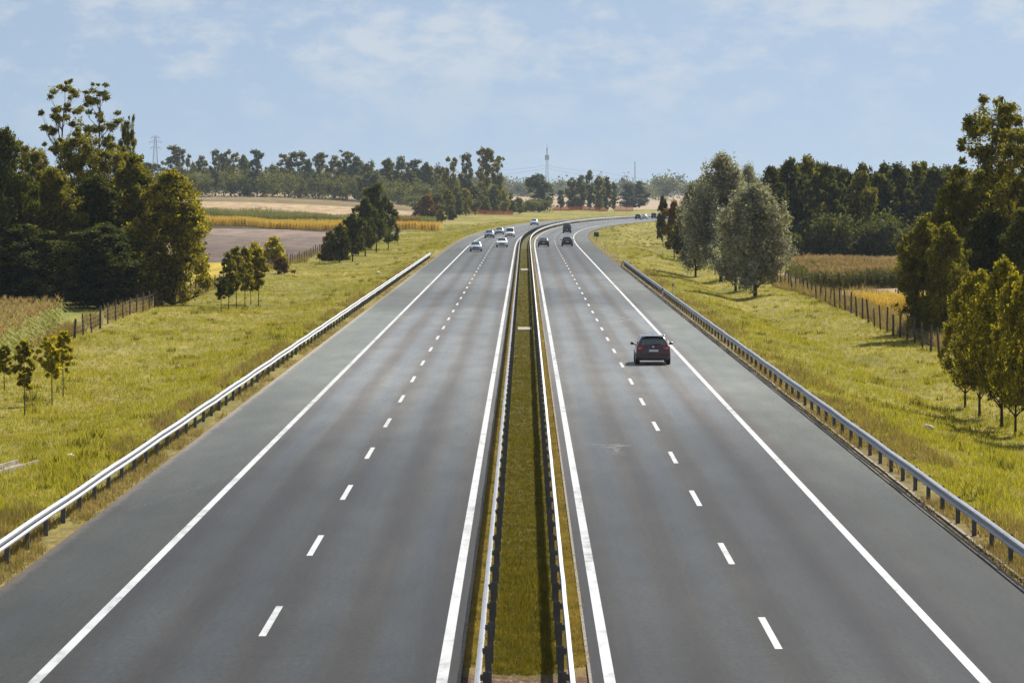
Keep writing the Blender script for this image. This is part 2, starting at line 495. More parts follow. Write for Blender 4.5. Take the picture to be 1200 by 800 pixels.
# kerb along the right shoulder (a low raised edge with a gutter)
mb = MB()
yk = np.arange(-60, 482, 4.0)
for i in range(len(yk) - 1):
    a, b_ = yk[i], yk[i + 1] - .03
    x = float(cx(a)) + 11.23 + random.uniform(-.012, .012)
    mb.box(x, x + .13, a, b_, -.2, .045 + random.uniform(-.01, .01))
    mb.box(x + .30 + random.uniform(-.02, .02), x + .38, a, b_, -.2, .03)
o = mb.build('road_kerb', M['kerb']); o['kind'] = 'structure'
mb = MB()
yk = np.arange(-60, 700, 4.0)
for i in range(len(yk) - 1):
    a, b_ = yk[i], yk[i + 1] - .02
    for sgn, c in ((-1, -1.215), (1, 1.215)):
        x = float(cx(a)) + c
        mb.box(x - .03, x + .03, a, b_, -.2, .012 + random.uniform(-.006, .006))
o = mb.build('median_edging', M['kerb']); o['kind'] = 'structure'
# paved crossings in the median
for py in (382.5, 314.5):
    yc = 9.0 * F / (py - HY)
    mb = MB()
    mb.box(-.46, .46, -yc * .010, yc * .010, -.2, .02)
    o = mb.build('median_slab', M['oldconcrete']); o.location = (float(cx(yc)), yc, float(road_z(0, yc)) - .06); o['kind'] = 'structure'

# ------------------------------------------------------------------ guard rails
PROF = [(.0, .47), (.035, .478), (.078, .50), (.082, .52), (.078, .545), (.02, .58), (.0, .597), (.02, .615), (.078, .66), (.082, .69), (.078, .72), (.035, .742), (.0, .752)]


def post_mesh(side):
    mb = MB(); s = side                        # side: +1 beam faces +x
    b0, b1 = -.70, .70
    X = [-.175 * s, -.055 * s]
    xa, xb = min(X), max(X)
    mb.box(xa, xb, .05, .056, b0, b1)           # web and flanges of the C post
    mb.box(xa, xa + .006, -.002, .05, b0, b1); mb.box(xb - .006, xb, -.002, .05, b0, b1)
    xs = sorted([-.055 * s, -.006 * s])
    mb.box(xs[0] + .001, xs[1] - .001, -.01, .06, .55, .66)  # spacer
    return mb.mesh('post', [M['zincdull']])


def guard_rail(label, u, side, y0, y1, end=True, group=None):
    st = empty('guard_rail', (float(cx(y0)) + u, y0, 0))
    tag(st, label, 'guard rail', group)
    yy = np.arange(y0, y1 + .1, 4.0)
    vs, fs = [], []
    prof = [(n * side, z) for n, z in PROF] + [((n - .008) * side, z) for n, z in PROF[::-1]]
    k = len(prof)
    for y in yy:
        h = 1.0
        if end: h = float(sstep(y1 + .5, y1 - 10, y)) * .92 + .08
        jx = .004 * math.sin(y * .9) + .003 * math.sin(y * 2.3); jz = .010 * math.sin(y * .37 + 1)
        rz = float(road_z(u, y)); sl = float(cxs(y))
        for n, z in prof:
            vs.append((float(cx(y)) + u + n + jx - st.location.x, y - sl * n - st.location.y, rz + (z + jz) * h - .05 * (1 - h)))
    for i in range(len(yy) - 1):
        for j in range(k):
            j2 = (j + 1) % k
            fs.append((i * k + j, i * k + j2, (i + 1) * k + j2, (i + 1) * k + j))
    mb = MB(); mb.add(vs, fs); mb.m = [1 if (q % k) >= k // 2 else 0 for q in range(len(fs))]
    # lapped joints: a slightly proud sleeve of beam at each post near the camera
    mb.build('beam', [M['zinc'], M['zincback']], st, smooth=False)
    pm = post_mesh(side)
    rest = MB(); cnt = 0
    for y in yy:
        if end and y > y1 - 6: continue
        loc = (float(cx(y)) + u - st.location.x, y - y0, float(road_z(u, y)))
        if y > 66 and cnt < 100:
            o = link('post', pm, st, loc); o.rotation_euler = (random.uniform(-.02, .02), random.uniform(-.015, .015), -math.atan(float(cxs(y)))); cnt += 1
        else:
            rest.add([(v.co.x + loc[0], v.co.y + loc[1], v.co.z + loc[2]) for v in pm.vertices], [tuple(p.vertices) for p in pm.polygons])
    if rest.v:
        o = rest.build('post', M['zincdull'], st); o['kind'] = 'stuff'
    return st


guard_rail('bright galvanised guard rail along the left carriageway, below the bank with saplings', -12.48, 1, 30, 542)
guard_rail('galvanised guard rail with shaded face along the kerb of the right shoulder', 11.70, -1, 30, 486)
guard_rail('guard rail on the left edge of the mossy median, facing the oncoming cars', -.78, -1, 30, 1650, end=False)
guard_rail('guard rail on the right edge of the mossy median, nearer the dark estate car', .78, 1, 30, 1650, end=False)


# ------------------------------------------------------------------ trees
def leaf_cloud(rng, centers, radii, counts, size, squash=.8, droop=0.):
    P = []
    for c, r, n in zip(centers, radii, counts):
        d = rng.normal(size=(n, 3)); d /= np.linalg.norm(d, axis=1)[:, None]
        rad = r * rng.random(n) ** (1 / 2.0) * (1 + .22 * rng.normal(size=n))
        p = d * rad[:, None]; p[:, 2] *= squash
        P.append(p + c)
    P = np.concatenate(P); n = len(P)
    a = rng.normal(size=(n, 3)); a /= np.linalg.norm(a, axis=1)[:, None]
    b = rng.normal(size=(n, 3)); b[:, 2] *= .6; b -= (a * b).sum(1)[:, None] * a; b /= np.linalg.norm(b, axis=1)[:, None]
    s = size * np.exp(rng.normal(size=n) * .28)
    a = a * s[:, None] * .75; b = b * s[:, None] * .42
    P[:, 2] -= droop * rng.random(n)
    fold = np.cross(a, b); fold = fold / (np.linalg.norm(fold, axis=1)[:, None] + 1e-9) * (s * .12)[:, None]
    V = np.stack([P - a, P + b + fold, P + a, P - b + fold], 1).reshape(-1, 3)
    return V, np.arange(4 * n).reshape(n, 4)


PROFILES = {
    'round': lambda t: np.clip(1 - np.abs(2 * t - .85) ** 2.8 / 1.75, .06, 1) ** .8,
    'egg': lambda t: np.clip(np.sin(np.pi * np.clip(t * .86 + .1, 0, 1)) ** .7, .05, 1),
    'column': lambda t: np.clip(1.0 - np.abs(t - .4) ** 2.2 * 2.2, .12, 1),
    'spread': lambda t: np.clip(.45 + .55 * np.sin(np.pi * np.clip(t * .8 + .1, 0, 1)), .1, 1),
    'bush': lambda t: np.sqrt(np.clip(1 - t ** 2.2, .04, 1)),
}


def tree_meshes(seed, H, W, clear, leaves, size, prof='round', nclump=40, crad=.17, limbs=10, leaf='leaf_dark', bark='bark', airy=0., tr=None, lean=0., squash=.8, fill=.35):
    rng = np.random.default_rng(seed)
    rx = W / 2
    r0 = tr if tr else max(.03, H * .014)
    # trunk
    mb = MB()
    n = 8
    ph = rng.random(4) * 6.28
    ax = lambda t: np.array([lean * H * t ** 1.5 + H * .012 * math.sin(3.1 * t + ph[0]) * t, H * .012 * math.sin(4.3 * t + ph[1]) * t, H * t])
    ts = np.linspace(0, .88, n)
    pts = [ax(t) for t in ts]; pts[0] = pts[0] - np.array((0, 0, .3))
    mb.tube(pts, [r0 * (1.25 if i == 0 else 1) * (1 - .9 * t) for i, t in enumerate(ts)], 7)
    # boughs: clump centres inside the crown's envelope
    cen, rad = [], []
    P = PROFILES[prof]
    lobes = rng.random(5) * 6.28
    tries = 0
    while len(cen) < nclump and tries < 4000:
        tries += 1
        t = rng.random() ** .85
        ang = rng.random() * 6.283
        env = rx * float(P(t)) * (1 + .20 * math.sin(3 * ang + lobes[0] + 4 * t) + .13 * math.sin(5 * ang + lobes[1] - 7 * t))
        cr = W * crad * (.65 + .7 * rng.random()) * (1 - .35 * t)
        rr = max(0, env - cr * .7) * math.sqrt(rng.uniform(.08, 1))
        z = clear + (H - clear - cr * squash * .9) * t + cr * .3
        c = np.array([math.cos(ang) * rr, math.sin(ang) * rr, z]) + np.array([ax(z / H)[0], ax(z / H)[1], 0])
        if airy and any(np.linalg.norm(c - q) < airy * W for q in cen): continue
        cen.append(c); rad.append(cr)
    wts = np.array(rad) ** 2; wts /= wts.sum()
    cnts = np.maximum(6, (wts * leaves).astype(int))
    order = rng.permutation(len(cen))[:limbs]
    for i in order:
        c = cen[i]
        a0 = ax(c[2] / H); rad_c = math.hypot(c[0] - a0[0], c[1] - a0[1])
        zs = min(max(clear * .6, c[2] - rad_c * rng.uniform(.7, 1.5) - H * .02), H * .86); a = ax(zs / H)
        k = np.array([a[0] * .45 + c[0] * .55, a[1] * .45 + c[1] * .55, zs + (c[2] - zs) * .35]) + rng.normal(size=3) * W * .02
        rb = r0 * (1 - .85 * zs / H) * .6
        mb.tube([a, (a + k) / 2 + rng.normal(size=3) * W * .008, k, (k + c) / 2 + rng.normal(size=3) * W * .015, c], [rb, rb * .8, rb * .6, rb * .38, rb * .12], 5)
        for _ in range(2):
            e = c + rng.normal(size=3) * rad[i] * .8
            mb.tube([k, (k + e) / 2 + rng.normal(size=3) * W * .01, e], [rb * .45, rb * .25, rb * .06], 4)
    per = 60 if leaves > 2000 else 25
    nf = int(leaves * fill / per)
    if nf:                                   # finer boughs filling the crown between the main ones
        for _ in range(nf):
            t = rng.random() ** .9; ang = rng.random() * 6.283
            env = rx * float(P(t)) * (1 + .20 * math.sin(3 * ang + lobes[0] + 4 * t) + .13 * math.sin(5 * ang + lobes[1] - 7 * t))
            cr = W * rng.uniform(.06, .12)
            rr = max(0, env - cr * .5) * rng.uniform(.05, 1) ** .6
            z = clear + (H - clear - cr) * t * .97 + cr * .3
            cen.append(np.array([math.cos(ang) * rr, math.sin(ang) * rr, z]) + np.array([ax(z / H)[0], ax(z / H)[1], 0])); rad.append(cr)
        cnts = np.concatenate([(cnts * (1 - fill * .6)).astype(int), np.full(nf, per)])
    tm = mb.mesh('trunk', [M[bark]], True)
    V, Fq = leaf_cloud(rng, cen, rad, cnts, size, squash)
    cm = np_mesh('crown', V, Fq, [M[leaf]])
    return tm, cm, H, W


KIND = {}


def proto(kind, n, **kw):
    KIND[kind] = [tree_meshes(1000 + len(KIND) * 37 + i * 5, **kw) for i in range(n)]


# kinds that stand far off and are repeated
proto('far_tall', 5, H=18, W=8.5, clear=2.0, leaves=3200, size=.52, prof='spread', nclump=34, crad=.17, limbs=14, leaf='leaf_far', airy=.08, fill=.3)
proto('far_round', 4, H=15, W=9.5, clear=.6, leaves=4200, size=.52, prof='round', nclump=40, crad=.17, limbs=8, leaf='leaf_far', fill=.45)
proto('far_column', 3, H=16, W=6, clear=.5, leaves=3600, size=.50, prof='column', nclump=40, crad=.20, limbs=6, leaf='leaf_bluegrey', fill=.45)
proto('row_tree', 3, H=9, W=5.5, clear=.9, leaves=2600, size=.40, prof='round', nclump=26, crad=.20, limbs=6, leaf='leaf_olive', fill=.4)
proto('wood_tree', 5, H=14, W=8, clear=.4, leaves=8500, size=.36, prof='round', nclump=60, crad=.14, limbs=8, leaf='leaf_dark', bark='barkdark', fill=.5)
proto('clump_tree', 4, H=8, W=4.8, clear=1.2, leaves=7500, size=.21, prof='round', nclump=40, crad=.17, limbs=8, leaf='leaf_dark', bark='barkdark', fill=.5)
proto('slim_tree', 3, H=5.3, W=1.8, clear=1.4, leaves=4200, size=.125, prof='egg', nclump=26, crad=.20, limbs=8, leaf='leaf_olive', tr=.045, fill=.7)
proto('sapling', 3, H=3.2, W=1.1, clear=1.15, leaves=1100, size=.12, prof='round', nclump=12, crad=.20, limbs=6, leaf='leaf_olive', tr=.028, fill=.8)
proto('silver_tree', 3, H=11, W=6.6, clear=1.2, leaves=24000, size=.15, prof='round', nclump=80, crad=.115, limbs=26, leaf='leaf_silver', squash=1.4, fill=.38, airy=.04)
proto('front_tree', 3, H=6.4, W=3.3, clear=1.2, leaves=16000, size=.10, prof='round', nclump=80, crad=.11, limbs=20, leaf='leaf_yellow', bark='barkdark', tr=.085, squash=1.25, fill=.55)
proto('dense_tree', 4, H=12, W=6.5, clear=.2, leaves=32000, size=.17, prof='round', nclump=90, crad=.12, limbs=14, leaf='leaf_dark', bark='barkdark', fill=.5)
proto('airy_tree', 2, H=19, W=4.8, clear=6.0, leaves=11000, size=.145, prof='spread', nclump=60, crad=.095, limbs=44, leaf='leaf_olive', bark='barkdark', airy=.07, tr=.2, lean=.035, squash=.7, fill=.2)
proto('big_airy', 2, H=17, W=7.0, clear=1.0, leaves=32000, size=.155, prof='spread', nclump=95, crad=.09, limbs=34, leaf='leaf_olive', bark='barkdark', airy=.05, tr=.22, fill=.4)
proto('bush', 3, H=3, W=3.2, clear=.05, leaves=2400, size=.20, prof='bush', nclump=26, crad=.18, limbs=8, leaf='leaf_olive', fill=.4)
USED = {}
WRIT = {}


def tree(kind, label, px, d, top, wpx, name='tree', cat='tree', group=None, leaf=None, x=None, rot=None):
    x = (px - CX) * d / F
    H = top_height(x, d, top); W = wpx * d / F
    i = USED.get(kind, 0); USED[kind] = i + 1
    tm, cm, h0, w0 = KIND[kind][i % len(KIND[kind])]
    if leaf:
        key = (cm.name, leaf)
        if key not in WRIT:
            c2 = cm.copy(); c2.materials.clear(); c2.materials.append(M[leaf]); WRIT[key] = c2
        cm = WRIT[key]
    t = empty(name, (x, d, gz(x, d)), random.uniform(0, 6.28) if rot is None else rot)
    t.scale = (W / w0, W / w0, H / h0)
    tag(t, label, cat, group)
    if kind == 'bush':
        link('stem', tm, t); link('foliage', cm, t)
    else:
        link('trunk', tm, t); link('crown', cm, t)
    return t


ORD = ['first', 'second', 'third', 'fourth', 'fifth', 'sixth', 'seventh', 'eighth', 'ninth', 'tenth', 'eleventh', 'twelfth', 'thirteenth', 'fourteenth',
       'fifteenth', 'sixteenth', 'seventeenth', 'eighteenth', 'nineteenth', 'twentieth', 'twenty-first', 'twenty-second', 'twenty-third', 'twenty-fourth', 'twenty-fifth', 'twenty-sixth']
# -- the big clump on the left
gl = 'trees of the tall clump on the left'
tree('airy_tree', 'tallest bare-limbed tree with tufted crown rising from the left clump', 68, 368, 92, 62, group=gl, rot=0)
tree('airy_tree', 'tall gangly tree leaning right out of the left clump, wispy flat-topped crown', 112, 372, 96, 66, group=gl, rot=.4)
tree('big_airy', 'thin spire-like tree right of the two bare-limbed trees of the left clump', 150, 376, 136, 30, group=gl)
tree('dense_tree', 'yellow-green tree at the right end of the left clump, leafy to the ground', 203, 345, 196, 92, group=gl, leaf='leaf_yellow')
tree('dense_tree', 'olive tree with golden top just left of the yellow-green tree in the left clump', 160, 352, 184, 78, group=gl, leaf='leaf_olive')
tree('dense_tree', 'dark dense tree below the gangly leaning tree in the left clump', 112, 348, 206, 86, group=gl)
tree('dense_tree', 'dark dense tree at the foot of the tallest bare-limbed tree', 60, 346, 196, 84, group=gl, leaf='leaf_olive')
tree('dense_tree', 'pointed dark tree at the left edge of the photograph, behind the corn', 8, 342, 146, 66, group=gl)
tree('dense_tree', 'broad dark tree cut by the left edge of the frame behind the corn', -32, 350, 168, 90, group=gl)
tree('dense_tree', 'low dark undergrowth bush under the middle of the left clump', 118, 338, 262, 110, 'bush', 'bush', leaf='leaf_dark')
tree('dense_tree', 'low dark bush behind the corn at the left end of the clump', 26, 340, 262, 110, 'bush', 'bush', leaf='leaf_dark')
tree('big_airy', 'mid-height airy olive tree between the two bare-limbed trees of the left clump', 92, 358, 150, 70, group=gl)
tree('big_airy', 'airy tree left of the tallest bare-limbed tree, sky showing through its top', 36, 356, 166, 60, group=gl)
tree('big_airy', 'broad olive tree with feathery top under the thin spire-like tree', 136, 360, 168, 76, group=gl)
# -- saplings on the left bank
gs = 'saplings on the left bank'
for lab, px, py, top, w, lf in (('olive sapling with a thin straight trunk, nearest of the left bank saplings', 29, 488, 398, 24, 'leaf_yellow'),
                                ('sapling with a forked trunk between the nearest sapling and the yellow sapling', 61, 475, 390, 25, 'leaf_gold'),
                                ('yellow sapling behind the forked sapling on the left bank', 74, 467, 384, 20, 'leaf_gold'),
                                ('yellowing sapling at the left frame edge in front of the corn', 5, 458, 404, 20, 'leaf_yellow')):
    x, d = ground(px, py)
    tree('sapling', lab, px, d, top, w * 1.3, 'sapling', 'sapling', gs, lf)
tree('bush', 'small reddish brown bush behind the yellow sapling', 88, 288, 388, 18, 'bush', 'bush', leaf='leaf_rust')
gm = 'slim trees in the group left of the rail'
for lab, px, d, top, w in (('leftmost tree of the slim olive group beyond the fence bend', 268, 330, 296, 20), ('tall slim olive tree second from left in the slim group', 277, 336, 286, 19),
                           ('middle tree of the slim olive group, crown touching both neighbours', 287, 342, 288, 18), ('fourth tree of the slim olive group with a straight bare trunk', 294, 352, 291, 16),
                           ('right end tree of the slim olive group with dark lower crown', 303, 350, 288, 19)):
    tree('slim_tree', lab, px, d, top, w * 1.25, group=gm, leaf='leaf_yellow' if px > 280 else 'leaf_olive')
tree('sapling', 'short dark round-headed sapling left of the slim olive group', 259, 318, 322, 20, 'sapling', 'sapling', leaf='leaf_dark')
tree('bush', 'bright yellow bush by the fence right of the slim olive group', 322, 500, 278, 40, 'bush', 'bush', leaf='leaf_gold')
tree('bush', 'yellow-green bush behind the slim olive group', 298, 505, 283, 28, 'bush', 'bush', leaf='leaf_gold')
tree('bush', 'pale dry bush at the foot of the bright yellow bush', 330, 470, 302, 26, 'bush', 'bush', leaf='leaf_rust')
# -- dark clump further along the left verge
gc = 'dark trees halfway along the left verge'
for lab, px, d, top, w in (('front left tree of the dark verge clump, slender on a bare trunk', 398, 540, 262, 24), ('front tree of the dark verge clump with several bare stems', 413, 548, 250, 32),
                           ('middle tree of the dark verge clump rising over the front ones', 428, 590, 232, 34), ('highest grey-green tree of the dark verge clump', 441, 640, 213, 36),
                           ('right end tree of the dark verge clump, lower and rounded', 455, 660, 236, 26)):
    tree('clump_tree', lab, px, d, top, w, group=gc)
tree('bush', 'reddish brown bush beside the dark verge clump', 388, 560, 272, 34, 'bush', 'bush', leaf='leaf_rust')
tree('bush', 'dark green bush between the reddish bush and the dark verge clump', 402, 556, 282, 22, 'bush', 'bush', leaf='leaf_dark')
# -- far tree line behind the striped fields
far = [(174, 190, 20, 0), (188, 188, 16, 0), (207, 171, 24, 0), (221, 179, 16, 0), (237, 184, 20, 1), (253, 176, 12, 0), (262, 180, 14, 0), (271, 174, 16, 0), (286, 181, 18, 1), (301, 177, 18, 0),
       (319, 192, 16, 1), (333, 179, 20, 0), (349, 178, 24, 0), (361, 186, 14, 1), (375, 179, 18, 0), (392, 184, 22, 1), (406, 175, 20, 0), (418, 183, 24, 1), (434, 187, 22, 1),
       (455, 185, 22, 1), (470, 184, 24, 1), (486, 187, 20, 0), (500, 190, 22, 1), (514, 191, 22, 1)]
kinds = ['lanky', 'bushy', 'thin', 'broad', 'slender', 'ragged']
for i, (px, top, w, k) in enumerate(far):
    tree('far_tall' if k == 0 else 'far_round', '%s tree of the far treeline behind striped fields, %s from left' % ('gappy lanky' if k == 0 else 'dense bushy', ORD[i]),
         px + random.uniform(-1, 1), 1700 + random.uniform(-30, 40), top + random.uniform(-1, 1), w * 1.3, group='trees of the far treeline behind the fields',
         leaf=['leaf_far', 'leaf_bluegrey', 'leaf_far', 'leaf_olive'][i % 4])
# nearer tall trees at the right end of it
for i, (lab, px, top, w) in enumerate((('umbrella-topped tree left of the three highest trees above the netting', 528, 182, 22), ('gappy tall tree between the umbrella-topped tree and the highest tree', 547, 180, 20),
                                       ('highest tree beyond the left carriageway, thick crown above the orange netting', 570, 173, 30), ('tall tree at the right shoulder of the highest tree above the orange netting', 583, 180, 22))):
    tree('far_tall', lab, px, 1540 + 10 * i, top, w, group='tall trees above the orange netting', leaf='leaf_far' if i % 2 else 'leaf_olive')
tree('row_tree', 'bronze yellow tree standing alone at the left end of the netting row', 502, 1120, 228, 26, leaf='leaf_rust')
tree('row_tree', 'dark tree behind the bronze yellow tree', 492, 1180, 234, 20, leaf='leaf_dark')
for i, (px, top, w, d) in enumerate(((513, 226, 22, 1170), (524, 222, 20, 1230), (535, 219, 20, 1290), (546, 220, 18, 1350), (557, 217, 19, 1410), (568, 219, 18, 1455), (579, 216, 19, 1475), (590, 221, 18, 1490), (599, 226, 15, 1505), (608, 231, 14, 1520))):
    tree('row_tree', 'young round tree in the row behind the orange netting, %s after the bronze tree' % ORD[i], px, d, top, w, group='row of young trees behind the orange netting',
         leaf=('leaf_far', 'leaf_olive', 'leaf_far', 'leaf_yellow')[i % 4])
tree('bush', 'low olive bush right of the bronze yellow tree on the bank', 516, 1100, 246, 16, 'bush', 'bush', leaf='leaf_olive')
tree('bush', 'low dark bush farther right on the bank below the young tree row', 530, 1180, 246, 14, 'bush', 'bush', leaf='leaf_dark')
# beyond the bend
for i, (lab, px, top, w, d) in enumerate((('broad rounded tree alone beyond the bend, left of the poplars', 630, 204, 34, 1760), ('small narrow tree between the broad rounded tree and the poplars', 657, 222, 10, 1850),
                                          ('olive leftmost poplar beyond the bend', 671, 208, 16, 1800), ('second poplar from the left beyond the bend', 681, 205, 15, 1790), ('highest pointed poplar beyond the bend', 691, 199, 13, 1800),
                                          ('poplar just right of the highest pointed one', 701, 206, 14, 1810), ('fifth poplar beyond the bend, with a notched top', 711, 207, 15, 1820), ('rightmost dark poplar beyond the bend', 719, 213, 10, 1830),
                                          ('grey left tree of the hazy pair under the thin mast', 737, 214, 20, 2050), ('grey right tree of the hazy pair under the thin mast', 749, 212, 22, 2060))):
    tree('far_round' if i == 0 else 'far_column', lab, px, d, top, w * 1.2, group='trees beyond the bend', leaf=('leaf_bluegrey', 'leaf_far', 'leaf_olive', 'leaf_far', 'leaf_far', 'leaf_olive', 'leaf_far', 'leaf_far', 'leaf_bluegrey', 'leaf_bluegrey')[i])
# -- right verge: silvery trees
gv = 'silvery trees on the right verge'
for lab, px, d, top, w in (('big silvery tree nearest the fence on the right verge, standing on a stout trunk', 885, 372, 214, 88), ('tallest silvery tree on the right verge, feathery pointed top', 845, 436, 180, 84),
                           ('silvery tree left behind the tallest one on the right verge', 815, 470, 212, 48), ('slim silvery tree peeping out behind the two big silvery trees', 876, 450, 192, 40),
                           ('silvery tree half hidden behind the stout-trunked silvery tree', 862, 400, 236, 56)):
    tree('silver_tree', lab, px, d, top, w * 1.08, group=gv)
tree('clump_tree', 'dark round tree at the end of the right verge row by the far road', 777, 690, 229, 16)
tree('clump_tree', 'brown-green tree left of the silvery trees on the right verge', 790, 585, 236, 28, leaf='leaf_rust')
tree('clump_tree', 'dark tree with two bare stems left of the silvery trees', 800, 545, 250, 32)
# -- dark wood on the right
woods = [(903, 196, 34, 610), (926, 187, 36, 615), (946, 183, 34, 620), (968, 193, 36, 612), (990, 200, 38, 618), (1010, 200, 36, 610), (1030, 201, 40, 616), (1052, 194, 36, 620), (1074, 191, 36, 625), (1097, 195, 40, 618), (1122, 190, 40, 612), (1148, 196, 40, 620), (1176, 192, 40, 616), (1204, 196, 40, 620)]
for i, (px, top, w, d) in enumerate(woods):
    tree('wood_tree', 'dark crown in the front edge of the wood behind the cornfield, %s from left' % ORD[i], px, d, top + random.uniform(-3, 4), w * random.uniform(1.15, 1.5), group='front trees of the dark wood on the right', leaf=('leaf_dark', 'leaf_dark', 'leaf_olive')[i % 3])
for i in range(12):
    tree('wood_tree', 'dark crown in the second rank of the wood behind the cornfield, %s from left' % ORD[i], 914 + i * 24 + random.uniform(-5, 5), 655, 190 + random.uniform(-2, 9), 46, group='second rank of the dark wood on the right')
# -- big trees right
gb = 'big trees at the right edge of the frame'
tree('big_airy', 'tallest airy tree near the right frame edge, its trunk showing through thin foliage', 1162, 284, 114, 104, group=gb)
tree('big_airy', 'tall tree cut by the right frame edge behind the row of small trees', 1204, 278, 140, 90, group=gb)
tree('dense_tree', 'olive tree at the foot of the tallest airy tree, left side', 1118, 282, 206, 74, group=gb, leaf='leaf_olive')
tree('dense_tree', 'yellow-tipped tree beside the right cornfield and the fence', 1082, 264, 256, 60, group=gb, leaf='leaf_olive')
tree('dense_tree', 'tree touching the right side of the yellow-tipped tree by the fence', 1108, 262, 262, 56, group=gb, leaf='leaf_olive')
tree('dense_tree', 'dark tree filling the gap under the tallest airy tree', 1160, 276, 246, 92, group=gb)
tree('dense_tree', 'dark low tree at the right frame edge under the cut tall tree', 1206, 270, 240, 80, group=gb)
gr = 'row of small trees on the right bank'
for lab, px, py, top, w in (('leftmost small golden-tipped tree of the right bank row, on a thin trunk', 1131, 478, 330, 40), ('second small tree of the right bank row with a dark stout trunk', 1148, 489, 316, 46),
                            ('highest small tree of the right bank row, golden tips', 1174, 503, 303, 56), ('small tree right of the highest one in the right bank row', 1190, 511, 318, 44), ('small tree of the right bank row cut by the frame edge', 1208, 520, 312, 52)):
    x, d = ground(px, py)
    tree('front_tree', lab, px, d, top, w * 1.3, group=gr)


# ------------------------------------------------------------------ scattered stuff
def scatter(name, P, protos, mats, rng, smin=.7, smax=1.3, label=None, cat=None):
    """many copies of small plants merged into one mesh; P is (n,3)."""
    VV, FF, MI = [], [], []
    base = 0
    which = rng.integers(0, len(protos), len(P))
    for k, (V, Fq, mi) in enumerate(protos):
        Q = P[which == k]; n = len(Q)
        if n == 0: continue
        a = rng.random(n) * 6.283; s = rng.uniform(smin, smax, n)
        ca, sa = (np.cos(a) * s)[:, None], (np.sin(a) * s)[:, None]
        X = V[None, :, 0] * ca - V[None, :, 1] * sa + Q[:, 0:1]
        Y = V[None, :, 0] * sa + V[None, :, 1] * ca + Q[:, 1:2]
        Z = V[None, :, 2] * s[:, None] + Q[:, 2:3]
        VV.append(np.stack([X, Y, Z], -1).reshape(-1, 3))
        FF.append((Fq[None] + (np.arange(n) * len(V))[:, None, None]).reshape(-1, Fq.shape[1]) + base)
        MI.append(np.tile(mi, n)); base += n * len(V)
    me = np_mesh(name, np.concatenate(VV), np.concatenate(FF), mats, np.concatenate(MI))
    o = link(name, me); o['kind'] = 'stuff'
    if label: o['label'] = label
    if cat: o['category'] = cat
    return o


def tuft(rng, n, h, w, spread):
    V, Fq = [], []
    for i in range(n):
        a = rng.random() * 6.283; r = spread * math.sqrt(rng.random()); hh = h * rng.uniform(.5, 1.1)
        bx, by = r * math.cos(a), r * math.sin(a); b = rng.random() * 6.283
        lx, ly = rng.normal() * h * .35, rng.normal() * h * .35
        dx, dy = math.cos(b) * w, math.sin(b) * w
        k = len(V)
        V += [(bx - dx, by - dy, -.03), (bx + dx, by + dy, -.03), (bx + lx, by + ly, hh)]
        Fq.append((k, k + 1, k + 2))
    return np.array(V), np.array(Fq), np.zeros(len(Fq), int)


def corn_plant(rng, h, tassel=True):
    V, Fq, mi = [], [], []
    nl = 9
    for i in range(nl):
        a = (i % 2) * 3.14 + rng.normal() * .5; z = h * (.12 + .72 * i / nl); L = h * rng.uniform(.22, .34)
        dx, dy = math.cos(a), math.sin(a); w = .045
        k = len(V)
        V += [(-dy * w, dx * w, z), (dy * w, -dx * w, z), (dx * L * .6, dy * L * .6, z + L * .45)]; Fq.append((k, k + 1, k + 2)); mi.append(0)
        k = len(V)
        V += [(dx * L * .5 - dy * w, dy * L * .5 + dx * w, z + L * .45), (dx * L * .5 + dy * w, dy * L * .5 - dx * w, z + L * .42), (dx * L * 1.05, dy * L * 1.05, z + L * .05)]; Fq.append((k, k + 1, k + 2)); mi.append(0)
    for b in (0, 1.57):
        k = len(V); dx, dy = math.cos(b) * .02, math.sin(b) * .02
        V += [(-dx, -dy, -.1), (dx, dy, -.1), (0, 0, h * .95)]; Fq.append((k, k + 1, k + 2)); mi.append(0)
    if tassel:
        for i in range(6):
            a = rng.random() * 6.28; k = len(V); L = h * .17; w = .022
            dx, dy = math.cos(a), math.sin(a)
            V += [(-dy * w, dx * w, h * .86), (dy * w, -dx * w, h * .86), (dx * L * .5, dy * L * .5, h * .86 + L)]; Fq.append((k, k + 1, k + 2)); mi.append(1)
    return np.array(V), np.array(Fq), np.array(mi)


rng = np.random.default_rng(3)


def seed_area(n, u0, u1, y0, y1, power=1.6):
    """random points beside the road, denser close to the camera (y falls off like a power law)."""
    t = rng.random(n)
    a = 1 - power
    y = (y0 ** a + t * (y1 ** a - y0 ** a)) ** (1 / a)
    u = rng.uniform(u0, u1, n)
    return u, y


def patchy(x, y, k=0.):
    return (np.sin(x * .9 + y * .11 + k) + np.sin(x * .37 - y * .05 + 1 + k) + np.sin(y * .21 + x * .2 + 2 * k) + np.sin(x * 2.1 + y * .4)) / 4


def verge(name, n, u0, u1, y0, y1, protos, m, thr=-2., power=1.6, k=0., **kw):
    u, y = seed_area(n, u0, u1, y0, y1, power)
    x = cx(y) + u
    keep = patchy(x, y, k) > thr
    x, y = x[keep], y[keep]
    return scatter(name, np.stack([x, y, terrain(x, y)], -1), protos, [m], rng, .55, 1.35, **kw)


